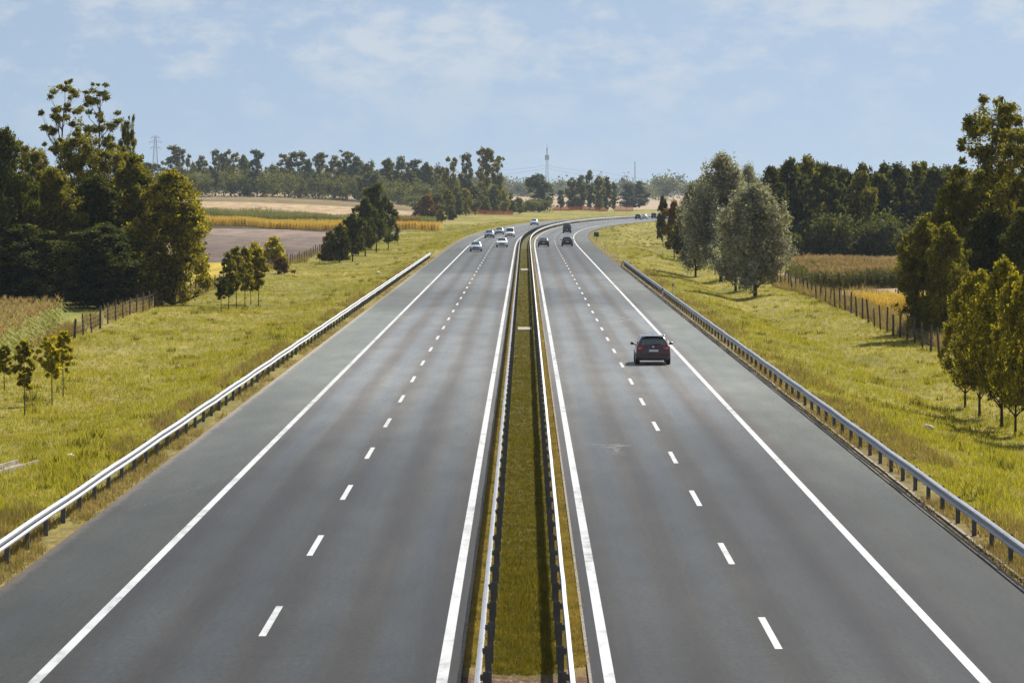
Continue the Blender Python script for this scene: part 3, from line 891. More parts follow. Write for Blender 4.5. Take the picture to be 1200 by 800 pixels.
short = [tuft(rng, 5, .17, .016, .12) for _ in range(6)]
tall = [tuft(rng, 7, .32, .016, .16) for _ in range(6)]
weed = [tuft(rng, 8, .8, .03, .22) for _ in range(5)]
moss = [tuft(rng, 5, .07, .012, .08) for _ in range(5)]
verge('verge_grass', 62000, -31, -13.2, 85, 620, short, M['grass'])
verge('verge_grass', 52000, 12.6, 27, 85, 620, short, M['grass'])
verge('tall_grass', 16000, -31, -12.8, 85, 560, tall, M['grass'], .18)
verge('tall_grass', 12000, 12.4, 26.5, 85, 560, tall, M['grass'], .2, k=2)
verge('dry_grass', 5200, -14.6, -12.7, 80, 540, tall, M['drygrass'], -.1, k=3)
verge('dry_grass', 5200, 12.0, 14.2, 80, 500, tall, M['drygrass'], -.1, k=4)
verge('dry_grass', 4200, -12.9, -12.05, 80, 540, short, M['drygrass'], -.2, k=5)
verge('dry_grass', 8000, 11.45, 12.6, 80, 540, short, M['drygrass'], -.2, k=6)
verge('median_grass', 30000, -.62, .62, 76.3, 620, moss, M['grass_med'])
verge('dry_grass', 14000, -1.16, -.70, 77, 620, moss, M['straw'], -.75, k=1)
verge('dry_grass', 14000, .72, 1.17, 77, 620, moss, M['straw'], -.75, k=8)
verge('dry_grass', 5000, -1.36, -1.12, 77, 620, moss, M['straw'], .1, k=21)
verge('dry_grass', 5000, 1.10, 1.34, 77, 620, moss, M['straw'], .1, k=22)
verge('median_grass', 2200, -.6, .6, 77, 500, short, M['grass_med'], .25, k=23)
verge('dry_grass', 1600, -12.2, -11.75, 80, 540, moss, M['straw'], .1, k=24)
clump = [tuft(rng, 22, .27, .035, .30) for _ in range(5)]
verge('weed_clumps', 900, -31, -13.5, 85, 600, clump, M['weedgreen'], .05, 1.6, k=7)
verge('weed_clumps', 750, 13, 27, 85, 560, clump, M['weedgreen'], .05, 1.6, k=9)
verge('dry_grass', 16000, -31, -13.5, 85, 620, short, M['drygrass'], .27, k=11)
verge('dry_grass', 12000, 13, 27, 85, 560, short, M['drygrass'], .30, k=12)
verge('verge_grass', 12000, -31, -12.5, 600, 1200, tall, M['grass'], -.4, 1.2, k=13)
verge('verge_grass', 12000, 12, 60, 540, 1150, tall, M['grass'], -.4, 1.2, k=14)
verge('weed_clumps', 400, -30, -13, 560, 1400, clump, M['weedgreen'], .0, 1.2, k=15)
verge('weed_clumps', 500, 13, 26, 480, 1100, clump, M['weedgreen'], .0, 1.2, k=16)
verge('roadside_weeds', 4200, -33.0, -31.0, 225, 620, weed, M['drygrass'], -.3, 1.2)
verge('roadside_weeds', 6500, 25.9, 28.0, 200, 560, weed, M['drygrass'], -.4, 1.2)
verge('roadside_weeds', 1500, 28, 34, 230, 400, weed, M['drygrass'], .1, 1.2)

cp = [corn_plant(rng, 2.1) for _ in range(6)]
cpb = [corn_plant(rng, 2.0, False) for _ in range(4)]


def field(name, n, xf, y0, y1, protos, mats, smin=.8, smax=1.12, row=.75, depth_power=1.0):
    y = y0 + (y1 - y0) * rng.random(n) ** depth_power
    x0, x1 = xf(y)
    x = x0 + (x1 - x0) * rng.random(n)
    x = np.round(x / row) * row + rng.normal(size=n) * .08
    return scatter(name, np.stack([x, y, terrain(x, y)], -1), protos, mats, rng, smin, smax)


# corn on the left (its right edge follows the fence), on the right, and the crop strips far left
field('corn_crop', 7500, lambda y: (np.full_like(y, -60), -28.2 - (y - 210) * .062), 208, 292, cp, [M['corn_leaf'], M['tassel']], .9, 1.2, depth_power=1.2)
field('corn_crop', 8000, lambda y: (np.full_like(y, 28.6) + (y - 395) * .02, np.full_like(y, 62)), 402, 466, cp, [M['corn_green'], M['tassel']], .85, 1.15, depth_power=1.4)
field('golden_crop', 1500, lambda y: (np.full_like(y, 28.2), np.full_like(y, 37)), 318, 352, [corn_plant(rng, 1.3, False) for _ in range(4)], [M['corn_gold']], .6, 1.1)
field('golden_crop', 7000, lambda y: (np.full_like(y, -95), np.full_like(y, -20)), 940, 985, [corn_plant(rng, 2.0, False) for _ in range(4)], [M['corn_gold']], .85, 1.15, depth_power=1.8)
field('corn_crop', 7000, lambda y: (np.full_like(y, -105), np.full_like(y, -24)), 1030, 1120, cpb, [M['leaf_far']], .9, 1.25, depth_power=1.8)


def undergrowth(name, xs, ys_, h, w, n, size, leaf, seed):
    r = np.random.default_rng(seed)
    cen = [np.array([x + r.normal() * w * .3, y + r.normal() * 3, gz(x, y) + h * r.uniform(.2, .75)]) for x, y in zip(xs, ys_)]
    V, Fq = leaf_cloud(r, cen, [w * r.uniform(.5, 1) for _ in cen], [n] * len(cen), size, h / (2 * w))
    o = link(name, np_mesh(name, V, Fq, [M[leaf]])); o['kind'] = 'stuff'
    return o


px = np.linspace(160, 540, 130); d = 1690 + 10 * np.sin(px * .3)
undergrowth('undergrowth', (px - CX) * d / F, d, 11, 4.6, 380, .5, 'leaf_far', 5)
px = np.linspace(892, 1230, 60); d = np.full_like(px, 604.)
undergrowth('undergrowth', (px - CX) * d / F, d, 6, 2.6, 800, .32, 'leaf_dark', 6)
px = np.linspace(-70, 1300, 420); d = 3900 + 500 * np.sin(px * .021) + 160 * np.sin(px * .11)
undergrowth('distant_woods', (px - CX) * d / F, d, 21, 11, 260, 1.5, 'leaf_far', 7)
px = np.linspace(480, 640, 60); d = np.full_like(px, 1620.)
undergrowth('undergrowth', (px - CX) * d / F, d, 5, 3.5, 220, .5, 'leaf_far', 9)


# ------------------------------------------------------------------ fences
def fence(label, pts, spacing, h, lean=.05, wires=(.25, .55, .85, 1.15), rot=0):
    P = [np.array(p, float) for p in pts]
    seg = [np.linalg.norm(P[i + 1] - P[i]) for i in range(len(P) - 1)]
    L = sum(seg); n = int(L / spacing)
    st = empty('wire_fence', (P[0][0], P[0][1], gz(*P[0]))); tag(st, label, 'fence')
    o0 = np.array(st.location)
    tops = []
    for i in range(n + 1):
        s = i * spacing; k = 0
        while k < len(seg) - 1 and s > seg[k]: s -= seg[k]; k += 1
        q = P[k] + (P[k + 1] - P[k]) * (s / seg[k])
        z = gz(*q); hh = h * random.uniform(.88, 1.12)
        mb = MB(); r = random.uniform(.055, .085)
        tip = np.array([random.gauss(0, lean), random.gauss(0, lean), hh])
        mb.tube([(0, 0, -.3), tip * .5, tip, tip + np.array([0, 0, .03])], [r * 1.05, r, r * .92, r * .5], 7)
        o = mb.build('post', M['wood'], st, True); o.location = np.array([q[0], q[1], z]) - o0
        tops.append(np.array([q[0], q[1], z]) - o0)
    mb = MB()
    for w in wires:
        for a, b_ in zip(tops[:-1], tops[1:]):
            m_ = (a + b_) / 2 + np.array([0, 0, w - .02])
            mb.tube([a + np.array([0, 0, w]), m_, b_ + np.array([0, 0, w])], [.006] * 3, 3, cap=False)
    for a, b_ in zip(tops[:-1], tops[1:]):
        for t in np.arange(.1, 1, .1):
            p = a + (b_ - a) * t
            mb.bar(p + np.array([0, 0, wires[0]]), p + np.array([0, 0, wires[-1]]), .004)
    mb.build('wire', M['wire'], st)
    return st


fence('weathered post-and-wire fence along the left fields, running past the tall clump', [(-30.4, 272), (-31.0, 340), (-31.3, 620)], 6, 1.45)
fence('dark wooden post-and-wire fence beside the right cornfield', [(24.4, 222), (25.6, 300), (26.3, 400), (26.6, 640)], 6, 1.6)


def netting(label, p0, p1, d, h=1.9):
    x0, x1 = (p0 - CX) * d / F, (p1 - CX) * d / F
    st = empty('snow_fence', (x0, d, gz(x0, d))); tag(st, label, 'snow fence', 'orange netting fences along the far verge')
    n = max(3, int(abs(x1 - x0) / 3))
    mb = MB()
    z0 = st.location.z
    rows = 9
    for i in range(n * 6):
        xa = (x1 - x0) * i / (n * 6); xb = (x1 - x0) * (i + 1) / (n * 6)
        za = gz(x0 + xa, d) - z0
        sag = .10 * abs(math.sin(math.pi * i / 6))
        for k in range(rows):
            za_ = za + .25 + (h - .3 - sag) * k / rows
            mb.box(xa, xb, -.006, .006, za_, za_ + .13)
        mb.box(xa, xa + .10, -.012, -.007, za + .22, za + h - .1)
    mb.build('netting', M['orange'], st)
    for i in range(n + 1):
        xx = (x1 - x0) * i / n
        mb = MB(); mb.tube([(0, 0, -.2), (0, 0, h + .1)], [.05, .05], 6)
        o = mb.build('post', M['wood'], st); o.location = (xx, -.08, gz(x0 + xx, d) - z0)


netting('orange netting fence left of the bronze yellow tree, nearest of the netting', 464, 491, 1010, 2.2)
netting('long orange netting fence under the row of young trees', 545, 601, 1440, 2.0)
netting('short orange netting fence left of the broad rounded tree', 611, 626, 1640, 2.2)
netting('orange netting fence in front of the poplars', 648, 712, 1680, 2.0)
netting('bright orange netting fence left of the hazy tree pair', 720, 742, 1680, 2.8)


# ------------------------------------------------------------------ masts, power line
def pylon(label, px, d, top_py, hw, arms, name='power_pylon', cat='pylon'):
    x = (px - CX) * d / F; H = top_height(x, d, top_py)
    st = empty(name, (x, d, gz(x, d))); tag(st, label, cat)
    mb = MB(); n = 9; r = .09 * H / 40
    lv = [(H * i / n, hw * (1 - .82 * i / n)) for i in range(n + 1)]
    for i in range(n):
        (z0, w0), (z1, w1) = lv[i], lv[i + 1]
        c0 = [(-w0, -w0, z0), (w0, -w0, z0), (w0, w0, z0), (-w0, w0, z0)]; c1 = [(-w1, -w1, z1), (w1, -w1, z1), (w1, w1, z1), (-w1, w1, z1)]
        for k in range(4):
            mb.bar(c0[k], c1[k], r * 1.5); mb.bar(c0[k], c1[(k + 1) % 4], r); mb.bar(c1[k], c1[(k + 1) % 4], r)
    mb.build('lattice', M['steel'], st)
    for z, L in arms:
        a = MB()
        for s in (-1, 1):
            a.bar((0, 0, z * H), (s * L, 0, z * H), r * 1.4); a.bar((0, 0, z * H + 1.6), (s * L, 0, z * H), r * 1.2)
            a.bar((s * L, 0, z * H), (s * L, 0, z * H - 1.4), r)
        a.build('crossarm', M['steel'], st)
    return st, x, d, H


pylon('lattice power pylon showing above the far treeline at the left', 182, 2900, 160, 3.0, ((.98, 3.2), (.90, 4.5), (.80, 3.6)))
st, tx, td, tH = pylon('telecom mast with a drum of antennas rising beyond the bend', 641, 2700, 174, 1.5, (), 'radio_mast', 'mast')
mb = MB()
for k in range(6):
    a = k * 1.047; mb.box(math.cos(a) * 1.0 - .22, math.cos(a) * 1.0 + .22, math.sin(a) * 1.0 - .22, math.sin(a) * 1.0 + .22, tH * .80, tH * .88)
mb.tube([(0, 0, tH * .79), (0, 0, tH * .80)], [1.5, 1.5], 12)
mb.build('antenna', M['steel'], st)
mb = MB(); mb.tube([(0, 0, tH * .98), (0, 0, tH * 1.08)], [.15, .06], 6); mb.build('spire', M['steel'], st)
pylon('thin lattice mast above the hazy tree pair', 744, 2700, 189, .9, (), 'radio_mast', 'mast')
for lab, pts in (('upper strand of the power line crossing the sky beyond the bend', [(560, 200), (641, 194), (700, 200), (770, 211), (830, 215)]), ('lower strand of the power line crossing the sky beyond the bend', [(560, 206), (641, 197), (700, 206), (770, 217), (830, 220)])):
    dd = 2680
    w = [np.array([(a - CX) * dd / F, dd, HC - (b - HY) * dd / F]) for a, b in pts]
    mb = MB()
    fine = []
    for a, b in zip(w[:-1], w[1:]):
        for t in np.linspace(0, 1, 7)[:-1]: fine.append(a + (b - a) * t + np.array([0, 0, -1.0 * 4 * t * (1 - t)]))
    fine.append(w[-1])
    mb.tube(fine, [.07] * len(fine), 4)
    o = mb.build('power_line', M['steel']); tag(o, lab, 'power line')


# ------------------------------------------------------------------ roadside bits
def delineator(label, u, y, h=1.0, face=1):
    x = float(cx(y)) + u; st = empty('marker_post', (x, y, gz(x, y))); tag(st, label, 'marker post')
    mb = MB(); mb.tube([(0, 0, -.3), (0, 0, h * .97), (.015, 0, h)], [.055, .052, .03], 8); mb.build('post', M['white'], st, True)
    mb = MB(); mb.tube([(0, 0, h * .70), (0, 0, h * .86)], [.058, .057], 8); mb.build('band', M['black'], st)
    mb = MB(); mb.box(-.025, .025, -.064, -.058, h * .73, h * .83); mb.build('reflector', M['tail'] if 'tail' in M else M['white'], st)


M['tail'] = simple('red_lamp_lens', (.62, .018, .03), .2, var=.2, spec=.6)
delineator('white marker post with black band standing at the right guard rail', 11.32, 331, 1.25)
delineator('paired white marker post just behind the right guard rail', 12.3, 335, 1.5)
delineator('white marker post on the right verge just beyond the rail end', 11.9, 515)
delineator('farther white marker post on the right verge near the small green sign', 11.9, 600)
delineator('white marker post on the left verge beyond the rail end', -12.6, 800, 1.2)
x, d = ground(699, 287)
d = 690; x = float(cx(d)) + 12.1
st = empty('road_sign', (x, d, gz(x, d)), 0); tag(st, 'small dark green roadside sign at the start of the bend', 'road sign')
mb = MB(); mb.tube([(0, 0, -.3), (0, 0, 1.7)], [.035, .035], 8); mb.build('pole', M['zincdull'], st)
mb = MB(); mb.box(-.42, .42, -.05, -.036, 1.0, 1.75); mb.build('panel', M['green'], st)
mb = MB(); mb.box(-.44, .44, -.035, -.03, .98, 1.77); mb.build('rim', M['white'], st)
# concrete drain outlet on the left bank and a litter bag, small stones on the right bank
x, d = ground(4, 553)
st = empty('drain_channel', (x, d, gz(x, d)), -.12); tag(st, 'weathered concrete drain channel lying in the grass at the left frame edge', 'drain')
mb = MB()
for i in range(7): mb.box(-.32, .32, -3.5 + i, -2.52 + i, -.1, .05); mb.box(-.42, -.325, -3.5 + i, -2.52 + i, -.1, .18); mb.box(.325, .42, -3.5 + i, -2.52 + i, -.1, .18)
mb.build('channel', M['oldconcrete'], st)


def lump(name, label, cat, px, py, r, m, seed):
    x, d = ground(px, py); rr = random.Random(seed)
    import bmesh
    bm = bmesh.new(); bmesh.ops.create_icosphere(bm, subdivisions=3, radius=r)
    for v in bm.verts:
        n = v.co.normalized(); v.co *= 1 + .25 * math.sin(5 * n.x + seed) * math.sin(4 * n.y + 1) + .12 * math.sin(11 * n.z + 7 * n.x); v.co.z *= .6
    me = bpy.data.meshes.new(name); bm.to_mesh(me); bm.free(); me.materials.append(m)
    for p in me.polygons: p.use_smooth = True
    o = link(name, me, None, (x, d, gz(x, d) + r * .35)); tag(o, label, cat)


lump('litter_bag', 'crumpled white litter bag in the grass below the left saplings', 'litter', 82, 537, .16, M['white'], 1)
lump('litter_bag', 'pale litter bag in the grass high on the left bank near the rail', 'litter', 444, 321, .28, M['white'], 2)
lump('stone', 'pale stone in the grass hollow left of the right bank row', 'stone', 1087, 504, .24, M['concrete'], 3)
lump('stone', 'small white stone on the kerb of the right shoulder', 'stone', 1078, 593, .09, M['white'], 4)

# ------------------------------------------------------------------ cars
M['glass'] = simple('car_glass', (.045, .065, .075), .06, var=.3, spec=.9, coat=.8, scale=2.)
M['tyre'] = simple('tyre_rubber', (.018, .018, .018), .85, var=.1)
M['rim'] = simple('alloy_rim', (.40, .41, .43), .35, .8, var=.05)
M['trim'] = simple('dark_trim', (.014, .014, .015), .5, var=.1)
M['chrome'] = simple('chrome', (.70, .71, .73), .15, 1., var=.02)
M['lamp'] = simple('clear_lamp_lens', (.55, .58, .62), .1, .3, var=.05, spec=.8)
M['plate'] = simple('number_plate', (.70, .71, .70), .4, var=.04)
M['plateblue'] = simple('plate_band', (.01, .04, .30), .4)
M['brake'] = simple('amber_lens', (.55, .20, .02), .25)


def car_paint(name, col, metal=0.2):
    m, nt, b = mat(name)
    b.inputs['Base Color'].default_value = tuple(col) + (1,)
    f = noise(nt, pos(nt, src='Object'), 2.0, 4)
    dirt = mixc(nt, maprange(nt, f, .45, .8, 0, .22), col, (.16, .14, .12))
    nt.links.new(dirt, b.inputs['Base Color'])
    b.inputs['Metallic'].default_value = metal; b.inputs['Roughness'].default_value = .38
    b.inputs['Coat Weight'].default_value = .8; b.inputs['Coat Roughness'].default_value = .08
    return m


BODY = {   # stations: y, bottom z, belt z, top z, half width, half width at the roof edge
    'estate': [(-2.22, .34, .50, .52, .72, .70), (-2.25, .28, .66, .70, .82, .78), (-2.20, .26, .80, .84, .87, .80), (-2.16, .26, .90, .95, .885, .78), (-2.10, .25, .96, 1.02, .885, .74), (-1.84, .22, .97, 1.40, .89, .60), (-1.72, .21, .97, 1.455, .89, .60),
               (-.9, .20, .95, 1.49, .90, .62), (.0, .20, .93, 1.485, .90, .62), (.30, .20, .92, 1.45, .90, .60), (1.02, .20, .92, .985, .89, .70), (1.30, .21, .86, .93, .88, .70), (1.95, .22, .76, .82, .85, .66), (2.12, .24, .68, .74, .80, .60), (2.20, .28, .56, .60, .72, .55), (2.20, .36, .48, .50, .66, .5)],
    'sedan': [(-2.30, .36, .52, .54, .72, .68), (-2.34, .28, .70, .74, .82, .74), (-2.30, .26, .86, .90, .86, .74), (-2.18, .24, .92, 1.0, .87, .72), (-1.62, .22, .94, 1.04, .88, .70), (-.98, .21, .94, 1.38, .88, .58), (-.80, .20, .94, 1.415, .88, .58), (-.2, .20, .92, 1.43, .88, .59),
              (.25, .20, .91, 1.40, .88, .58), (1.0, .20, .90, .95, .88, .68), (1.35, .21, .84, .90, .87, .68), (1.98, .22, .74, .80, .84, .64), (2.15, .24, .66, .72, .79, .58), (2.24, .28, .56, .60, .72, .54), (2.24, .36, .48, .50, .66, .5)],
    'van': [(-2.45, .40, .56, .60, .80, .78), (-2.48, .32, .80, .84, .90, .88), (-2.46, .30, 1.0, 1.08, .93, .88), (-2.42, .30, 1.08, 1.6, .94, .84), (-2.34, .28, 1.08, 1.95, .94, .82), (-2.2, .26, 1.08, 2.02, .94, .80), (-.5, .25, 1.06, 2.04, .95, .80), (.7, .25, 1.04, 2.0, .95, .78), (.95, .25, 1.03, 1.92, .95, .76),
            (1.75, .25, 1.02, 1.12, .94, .76), (2.15, .26, .92, 1.0, .92, .74), (2.42, .28, .78, .84, .86, .68), (2.50, .32, .60, .64, .78, .62), (2.50, .42, .50, .54, .72, .6)],
}
GLZ = {'estate': dict(rear=(-2.09, -1.80), wind=(.32, .98), sides=((-1.70, -1.05), (-.97, -.12), (-.04, .62)), wy=1.32, wyr=-1.38, r=.325),
       'sedan': dict(rear=(-1.58, -1.00), wind=(.28, .96), sides=((-1.28, -.92), (-.86, -.08), (0, .64)), wy=1.36, wyr=-1.36, r=.32),
       'van': dict(rear=(-2.415, -2.35), wind=(.98, 1.70), sides=((-2.1, -.9), (-.8, .35), (.45, 1.25)), wy=1.62, wyr=-1.55, r=.34)}
SEC = 7


def section(st, t):
    """point on the right half of a cross-section; t runs 0 (bottom centre) .. 6 (roof centre)."""
    y, zb, zbelt, zt, w, wt = st
    zm = zb + (zbelt - zb) * .55
    p = [(0, zb), (w * .82, zb), (w * .97, zb + .10), (w, zm), (w * .965, zbelt), (wt, zt - .02 - .02 * wt), (0, zt)]
    # intermediate rounding: roof crown and shoulder
    i = min(int(t), 5); f = t - i
    (x0, z0), (x1, z1) = p[i], p[i + 1]
    x = x0 + (x1 - x0) * f; z = z0 + (z1 - z0) * f
    if i == 5: z = z0 + (z1 + .015 - z0) * math.sin(f * math.pi / 2); 
    if i == 4: x += .02 * math.sin(f * math.pi)
    return np.array([x, y, z])


def station(kind, y):
    S = BODY[kind]
    body = [s for s in S]
    # stations are ordered; use the monotone run for look-ups
    idx = [i for i in range(1, len(S) - 1)]
    for a, b in zip(idx[:-1], idx[1:]):
        if S[a][0] <= y <= S[b][0]:
            f = (y - S[a][0]) / max(1e-6, S[b][0] - S[a][0])
            return tuple(S[a][k] + (S[b][k] - S[a][k]) * f for k in range(6))
    return S[1] if y < 0 else S[-2]


def patch(kind, ya, yb, ta, tb, ny=5, ntt=5, off=.008, mirror=False, both=False):
    """a panel lying on the body's surface, pushed out by off."""
    ts = np.linspace(ta, tb, ntt)
    G = np.array([[section(station(kind, y), t) for t in ts] for y in np.linspace(ya, yb, ny)])
    N = np.zeros_like(G)
    for i in range(ny):
        for j in range(ntt):
            du = G[min(i + 1, ny - 1), j] - G[max(i - 1, 0), j]; dv = G[i, min(j + 1, ntt - 1)] - G[i, max(j - 1, 0)]
            n = np.cross(du, dv); n = n / (np.linalg.norm(n) + 1e-9)
            c = G[i, j] - np.array([0, 0, .7])
            if np.dot(n, c * np.array([1, .25, 1])) < 0: n = -n
            N[i, j] = n
    G = G + N * off
    vs = G.reshape(-1, 3); fs = [(i * ntt + j, (i + 1) * ntt + j, (i + 1) * ntt + j + 1, i * ntt + j + 1) for i in range(ny - 1) for j in range(ntt - 1)]
    return vs, fs


def add_patch(mb, vs, fs, side):
    vs = np.array(vs).copy()
    if side < 0: vs[:, 0] *= -1; fs = [f[::-1] for f in fs]
    mb.add(vs, fs)


def make_car(label, kind, paint, u, y, facing=1, group=None, name='car', rack=False, scale=1.0, cat='car'):
    x = float(cx(y)) + u; sl = math.atan(float(cxs(y)))
    st = empty(name, (x, y, float(road_z(u, y)) + .004), -sl + (0 if facing > 0 else math.pi))
    st.scale = (scale, scale, scale)
    e = (float(road_z(u + 1, y)) - float(road_z(u, y))); st.rotation_euler[1] = -math.atan(e) * facing
    tag(st, label, cat, group)
    S = BODY[kind]; gz_ = GLZ[kind]
    tt = np.concatenate([np.linspace(0, 1, 2), np.linspace(1, 2, 3)[1:], np.linspace(2, 5, 13)[1:], np.linspace(5, 6, 7)[1:]])
    dense = []
    for a, b in zip(S[:-1], S[1:]):
        k = 3 if abs(b[0] - a[0]) > .2 else 1
        for i in range(k): dense.append(tuple(a[q] + (b[q] - a[q]) * i / k for q in range(6)))
    dense.append(S[-1])
    ring = []
    for s in dense:
        right = [section(s, t) for t in tt]
        left = [p * np.array([-1, 1, 1]) for p in right[-2:0:-1]]
        ring.append(right + left)
    n = len(ring[0]); mb = MB()
    mb.add([p for r in ring for p in r], [(i * n + j, (i + 1) * n + j, (i + 1) * n + (j + 1) % n, i * n + (j + 1) % n) for i in range(len(ring) - 1) for j in range(n)]
           + [tuple(range(n)), tuple((len(ring) - 1) * n + j for j in range(n))[::-1]])
    mb.build('body', paint, st, True)
    # glazing
    for part, (a, b), (t0, t1) in (('rear_window', gz_['rear'], (5.12, 6)), ('windscreen', gz_['wind'], (5.06, 6))):
        m2 = MB()
        for s in (1, -1): add_patch(m2, *patch(kind, a, b, t0, t1), s)
        m2.build(part, M['glass'], st, True)
    for s in (1, -1):
        for a, b in gz_['sides']:
            m2 = MB(); add_patch(m2, *patch(kind, a, b, 4.12, 4.88), s); m2.build('side_window', M['glass'], st, True)
    # lower trim of the bumpers, lamps
    yr = S[1][0]; yf = S[-2][0]
    zt = .36 if kind != 'van' else .42
    m2 = MB(); m2.box(-.66, .66, yr - .012, yr + .25, .24, zt); m2.box(-.80, .80, yr + .03, yr + .3, .235, zt - .02); m2.build('rear_bumper', M['trim'], st)
    m2 = MB(); m2.box(-.60, .60, yf - .25, yf + .012, .24, zt); m2.build('front_bumper', M['trim'], st)
    if kind == 'van': rl = dict(x0=.66, x1=.90, z0=.84, z1=1.22, y=-2.47)
    elif kind == 'estate': rl = dict(x0=.52, x1=.86, z0=.80, z1=.97, y=-2.20)
    else: rl = dict(x0=.48, x1=.83, z0=.72, z1=.90, y=-2.325)
    for s in (1, -1):
        m2 = MB()
        n2 = 6
        vs, fs = [], []
        for i in range(n2 + 1):
            f = i / n2; xx = rl['x0'] + (rl['x1'] - rl['x0']) * f; yy_ = rl['y'] - .035 + .10 * f ** 3
            z0 = rl['z0'] + .035 * (1 - f); z1 = rl['z1'] - .05 * (1 - f)
            vs += [(s * xx, yy_, z0), (s * xx, yy_, z1), (s * xx, yy_ + .08, z0), (s * xx, yy_ + .08, z1)]
        for i in range(n2):
            a = i * 4
            fs += [(a, a + 4, a + 5, a + 1), (a + 2, a + 3, a + 7, a + 6), (a + 1, a + 5, a + 7, a + 3), (a, a + 2, a + 6, a + 4)]
        fs += [(0, 1, 3, 2), (n2 * 4, n2 * 4 + 2, n2 * 4 + 3, n2 * 4 + 1)]
        m2.add(vs, fs); lo = m2.build('tail_light', M['tail'], st, False)
        m3 = MB(); xm = s * (rl['x0'] * .45 + rl['x1'] * .55); m3.box(min(xm - .05, xm + .05), max(xm - .05, xm + .05), rl['y'] - .048, rl['y'] - .02, rl['z0'] + .035, rl['z0'] + .075); m3.build('lens', M['lamp'], lo)
        m2 = MB(); zf = (S[-3][3] + S[-3][2]) / 2 - .03
        for (xa, xb) in ((.42, .74),):
            m2.tube([(s * (xa + .12), yf - .16, zf), (s * (xa + .12), yf - .02, zf - .03)], [.13, .10], 10); m2.tube([(s * xb, yf - .24, zf + .01), (s * xb, yf - .09, zf - .02)], [.10, .08], 10)
        m2.build('headlight', M['lamp'], st, True)
        m2 = MB(); ym = gz_['wind'][1] - .28; zb = station(kind, ym)[2]
        m2.tube([(s * .86, ym, zb + .02), (s * .95, ym - .01, zb + .07)], [.03, .03], 6)
        m2.tube([(s * .93, ym, zb + .10), (s * .96, ym, zb + .10), (s * 1.06, ym, zb + .09), (s * 1.10, ym + .01, zb + .09)], [.06, .085, .08, .045], 8)
        m2.build('wing_mirror', paint if kind != 'van' else M['trim'], st, True)
    m2 = MB(); m2.box(-.42, .42, yf - .03, yf + .008, zf - .13 - .05, zf - .02); m2.build('grille', M['trim'], st)
    zp = rl['z0'] - .10 if kind == 'sedan' else (.74 if kind == 'estate' else .80)
    for yy_, d_, z_ in ((yr - .022 if kind != 'estate' else -2.262, -1, zp), (yf + .016, 1, .44)):
        m2 = MB(); m2.box(-.26, .26, min(yy_, yy_ - d_ * .03), max(yy_, yy_ - d_ * .03), z_ - .055, z_ + .055); pl = m2.build('number_plate', M['plate'], st)
        m3 = MB(); xx = -.26 if d_ < 0 else .215
        m3.box(xx, xx + .045, min(yy_ + d_ * .003, yy_), max(yy_ + d_ * .003, yy_), z_ - .054, z_ + .054); m3.build('band', M['plateblue'], pl)
    # boot lid seam strip, emblem, wiper, aerial
    m2 = MB(); m2.tube([(0, rl['y'] - .035, rl['z1'] - .03), (0, rl['y'] + .02, rl['z1'] - .03)], [.05, .05], 14); m2.build('emblem', M['chrome'], st)
    if kind == 'estate':
        m2 = MB(); m2.box(-.56, .56, -1.93, -1.70, 1.462, 1.485); m2.build('spoiler', paint, st)
        m2 = MB(); m2.bar((0, -2.13, 1.03), (.34, -2.075, 1.10), .012); m2.build('wiper', M['trim'], st)
        for s in (1, -1):
            m2 = MB(); m2.tube([(s * .57, -1.6, 1.475), (s * .59, -1.4, 1.515), (s * .60, -.2, 1.53), (s * .585, .1, 1.49)], [.018] * 4, 6); m2.build('roof_rail', M['chrome'], st, True)
        m2 = MB(); m2.bar((0, -1.35, 1.49), (0, -1.55, 1.66), .008); m2.build('aerial', M['trim'], st)
        m2 = MB(); m2.tube([(.5, -2.20, .24), (.5, -2.28, .24)], [.035, .035], 10); m2.build('exhaust', M['chrome'], st)
    if rack:
        m2 = MB(); m2.box(-.62, .62, -1.6, .4, 2.06, 2.30); m2.build('roof_load', M['tarp'], st)
    # wheels
    r = gz_['r']; hw = S[len(S) // 2][4]
    for yw in (gz_['wy'], gz_['wyr']):
        for s in (1, -1):
            w = empty('wheel', (s * (hw - .115), yw, r)); w.parent = st
            m2 = MB(); m2.tube([(s * -.105, 0, 0), (s * -.08, 0, 0), (s * .10, 0, 0), (s * .125, 0, 0)], [r * .9, r, r, r * .9], 24); m2.build('tyre', M['tyre'], w)
            m2 = MB(); m2.tube([(s * .118, 0, 0), (s * .13, 0, 0)], [r * .66, r * .60], 20)
            m2.build('rim', M['rim'], w)
        m2 = MB(); m2.tube([(-.6, yw, r), (.6, yw, r)], [.05, .05], 8); m2.build('axle', M['trim'], st)
    return st


M['tarp'] = simple('yellowish_load', (.20, .17, .06), .8)
P_black = car_paint('black_paint', (.012, .012, .014), .1)
P_wine = car_paint('near_black_wine_paint', (.060, .020, .020), .15)
P_white = car_paint('white_paint', (.78, .80, .82), 0)
P_silver = car_paint('silver_blue_paint', (.42, .50, .56), .35)
P_blue = car_paint('blue_grey_paint', (.12, .19, .24), .3)
P_grey = car_paint('grey_paint', (.30, .33, .35), .4)
P_pale = car_paint('pale_blue_paint', (.45, .58, .70), .1)
ga, go_ = 'cars driving away on the right carriageway', 'cars coming on the left carriageway'


def yat(py, z=0.): return (HC - z) * F / (py - HY)


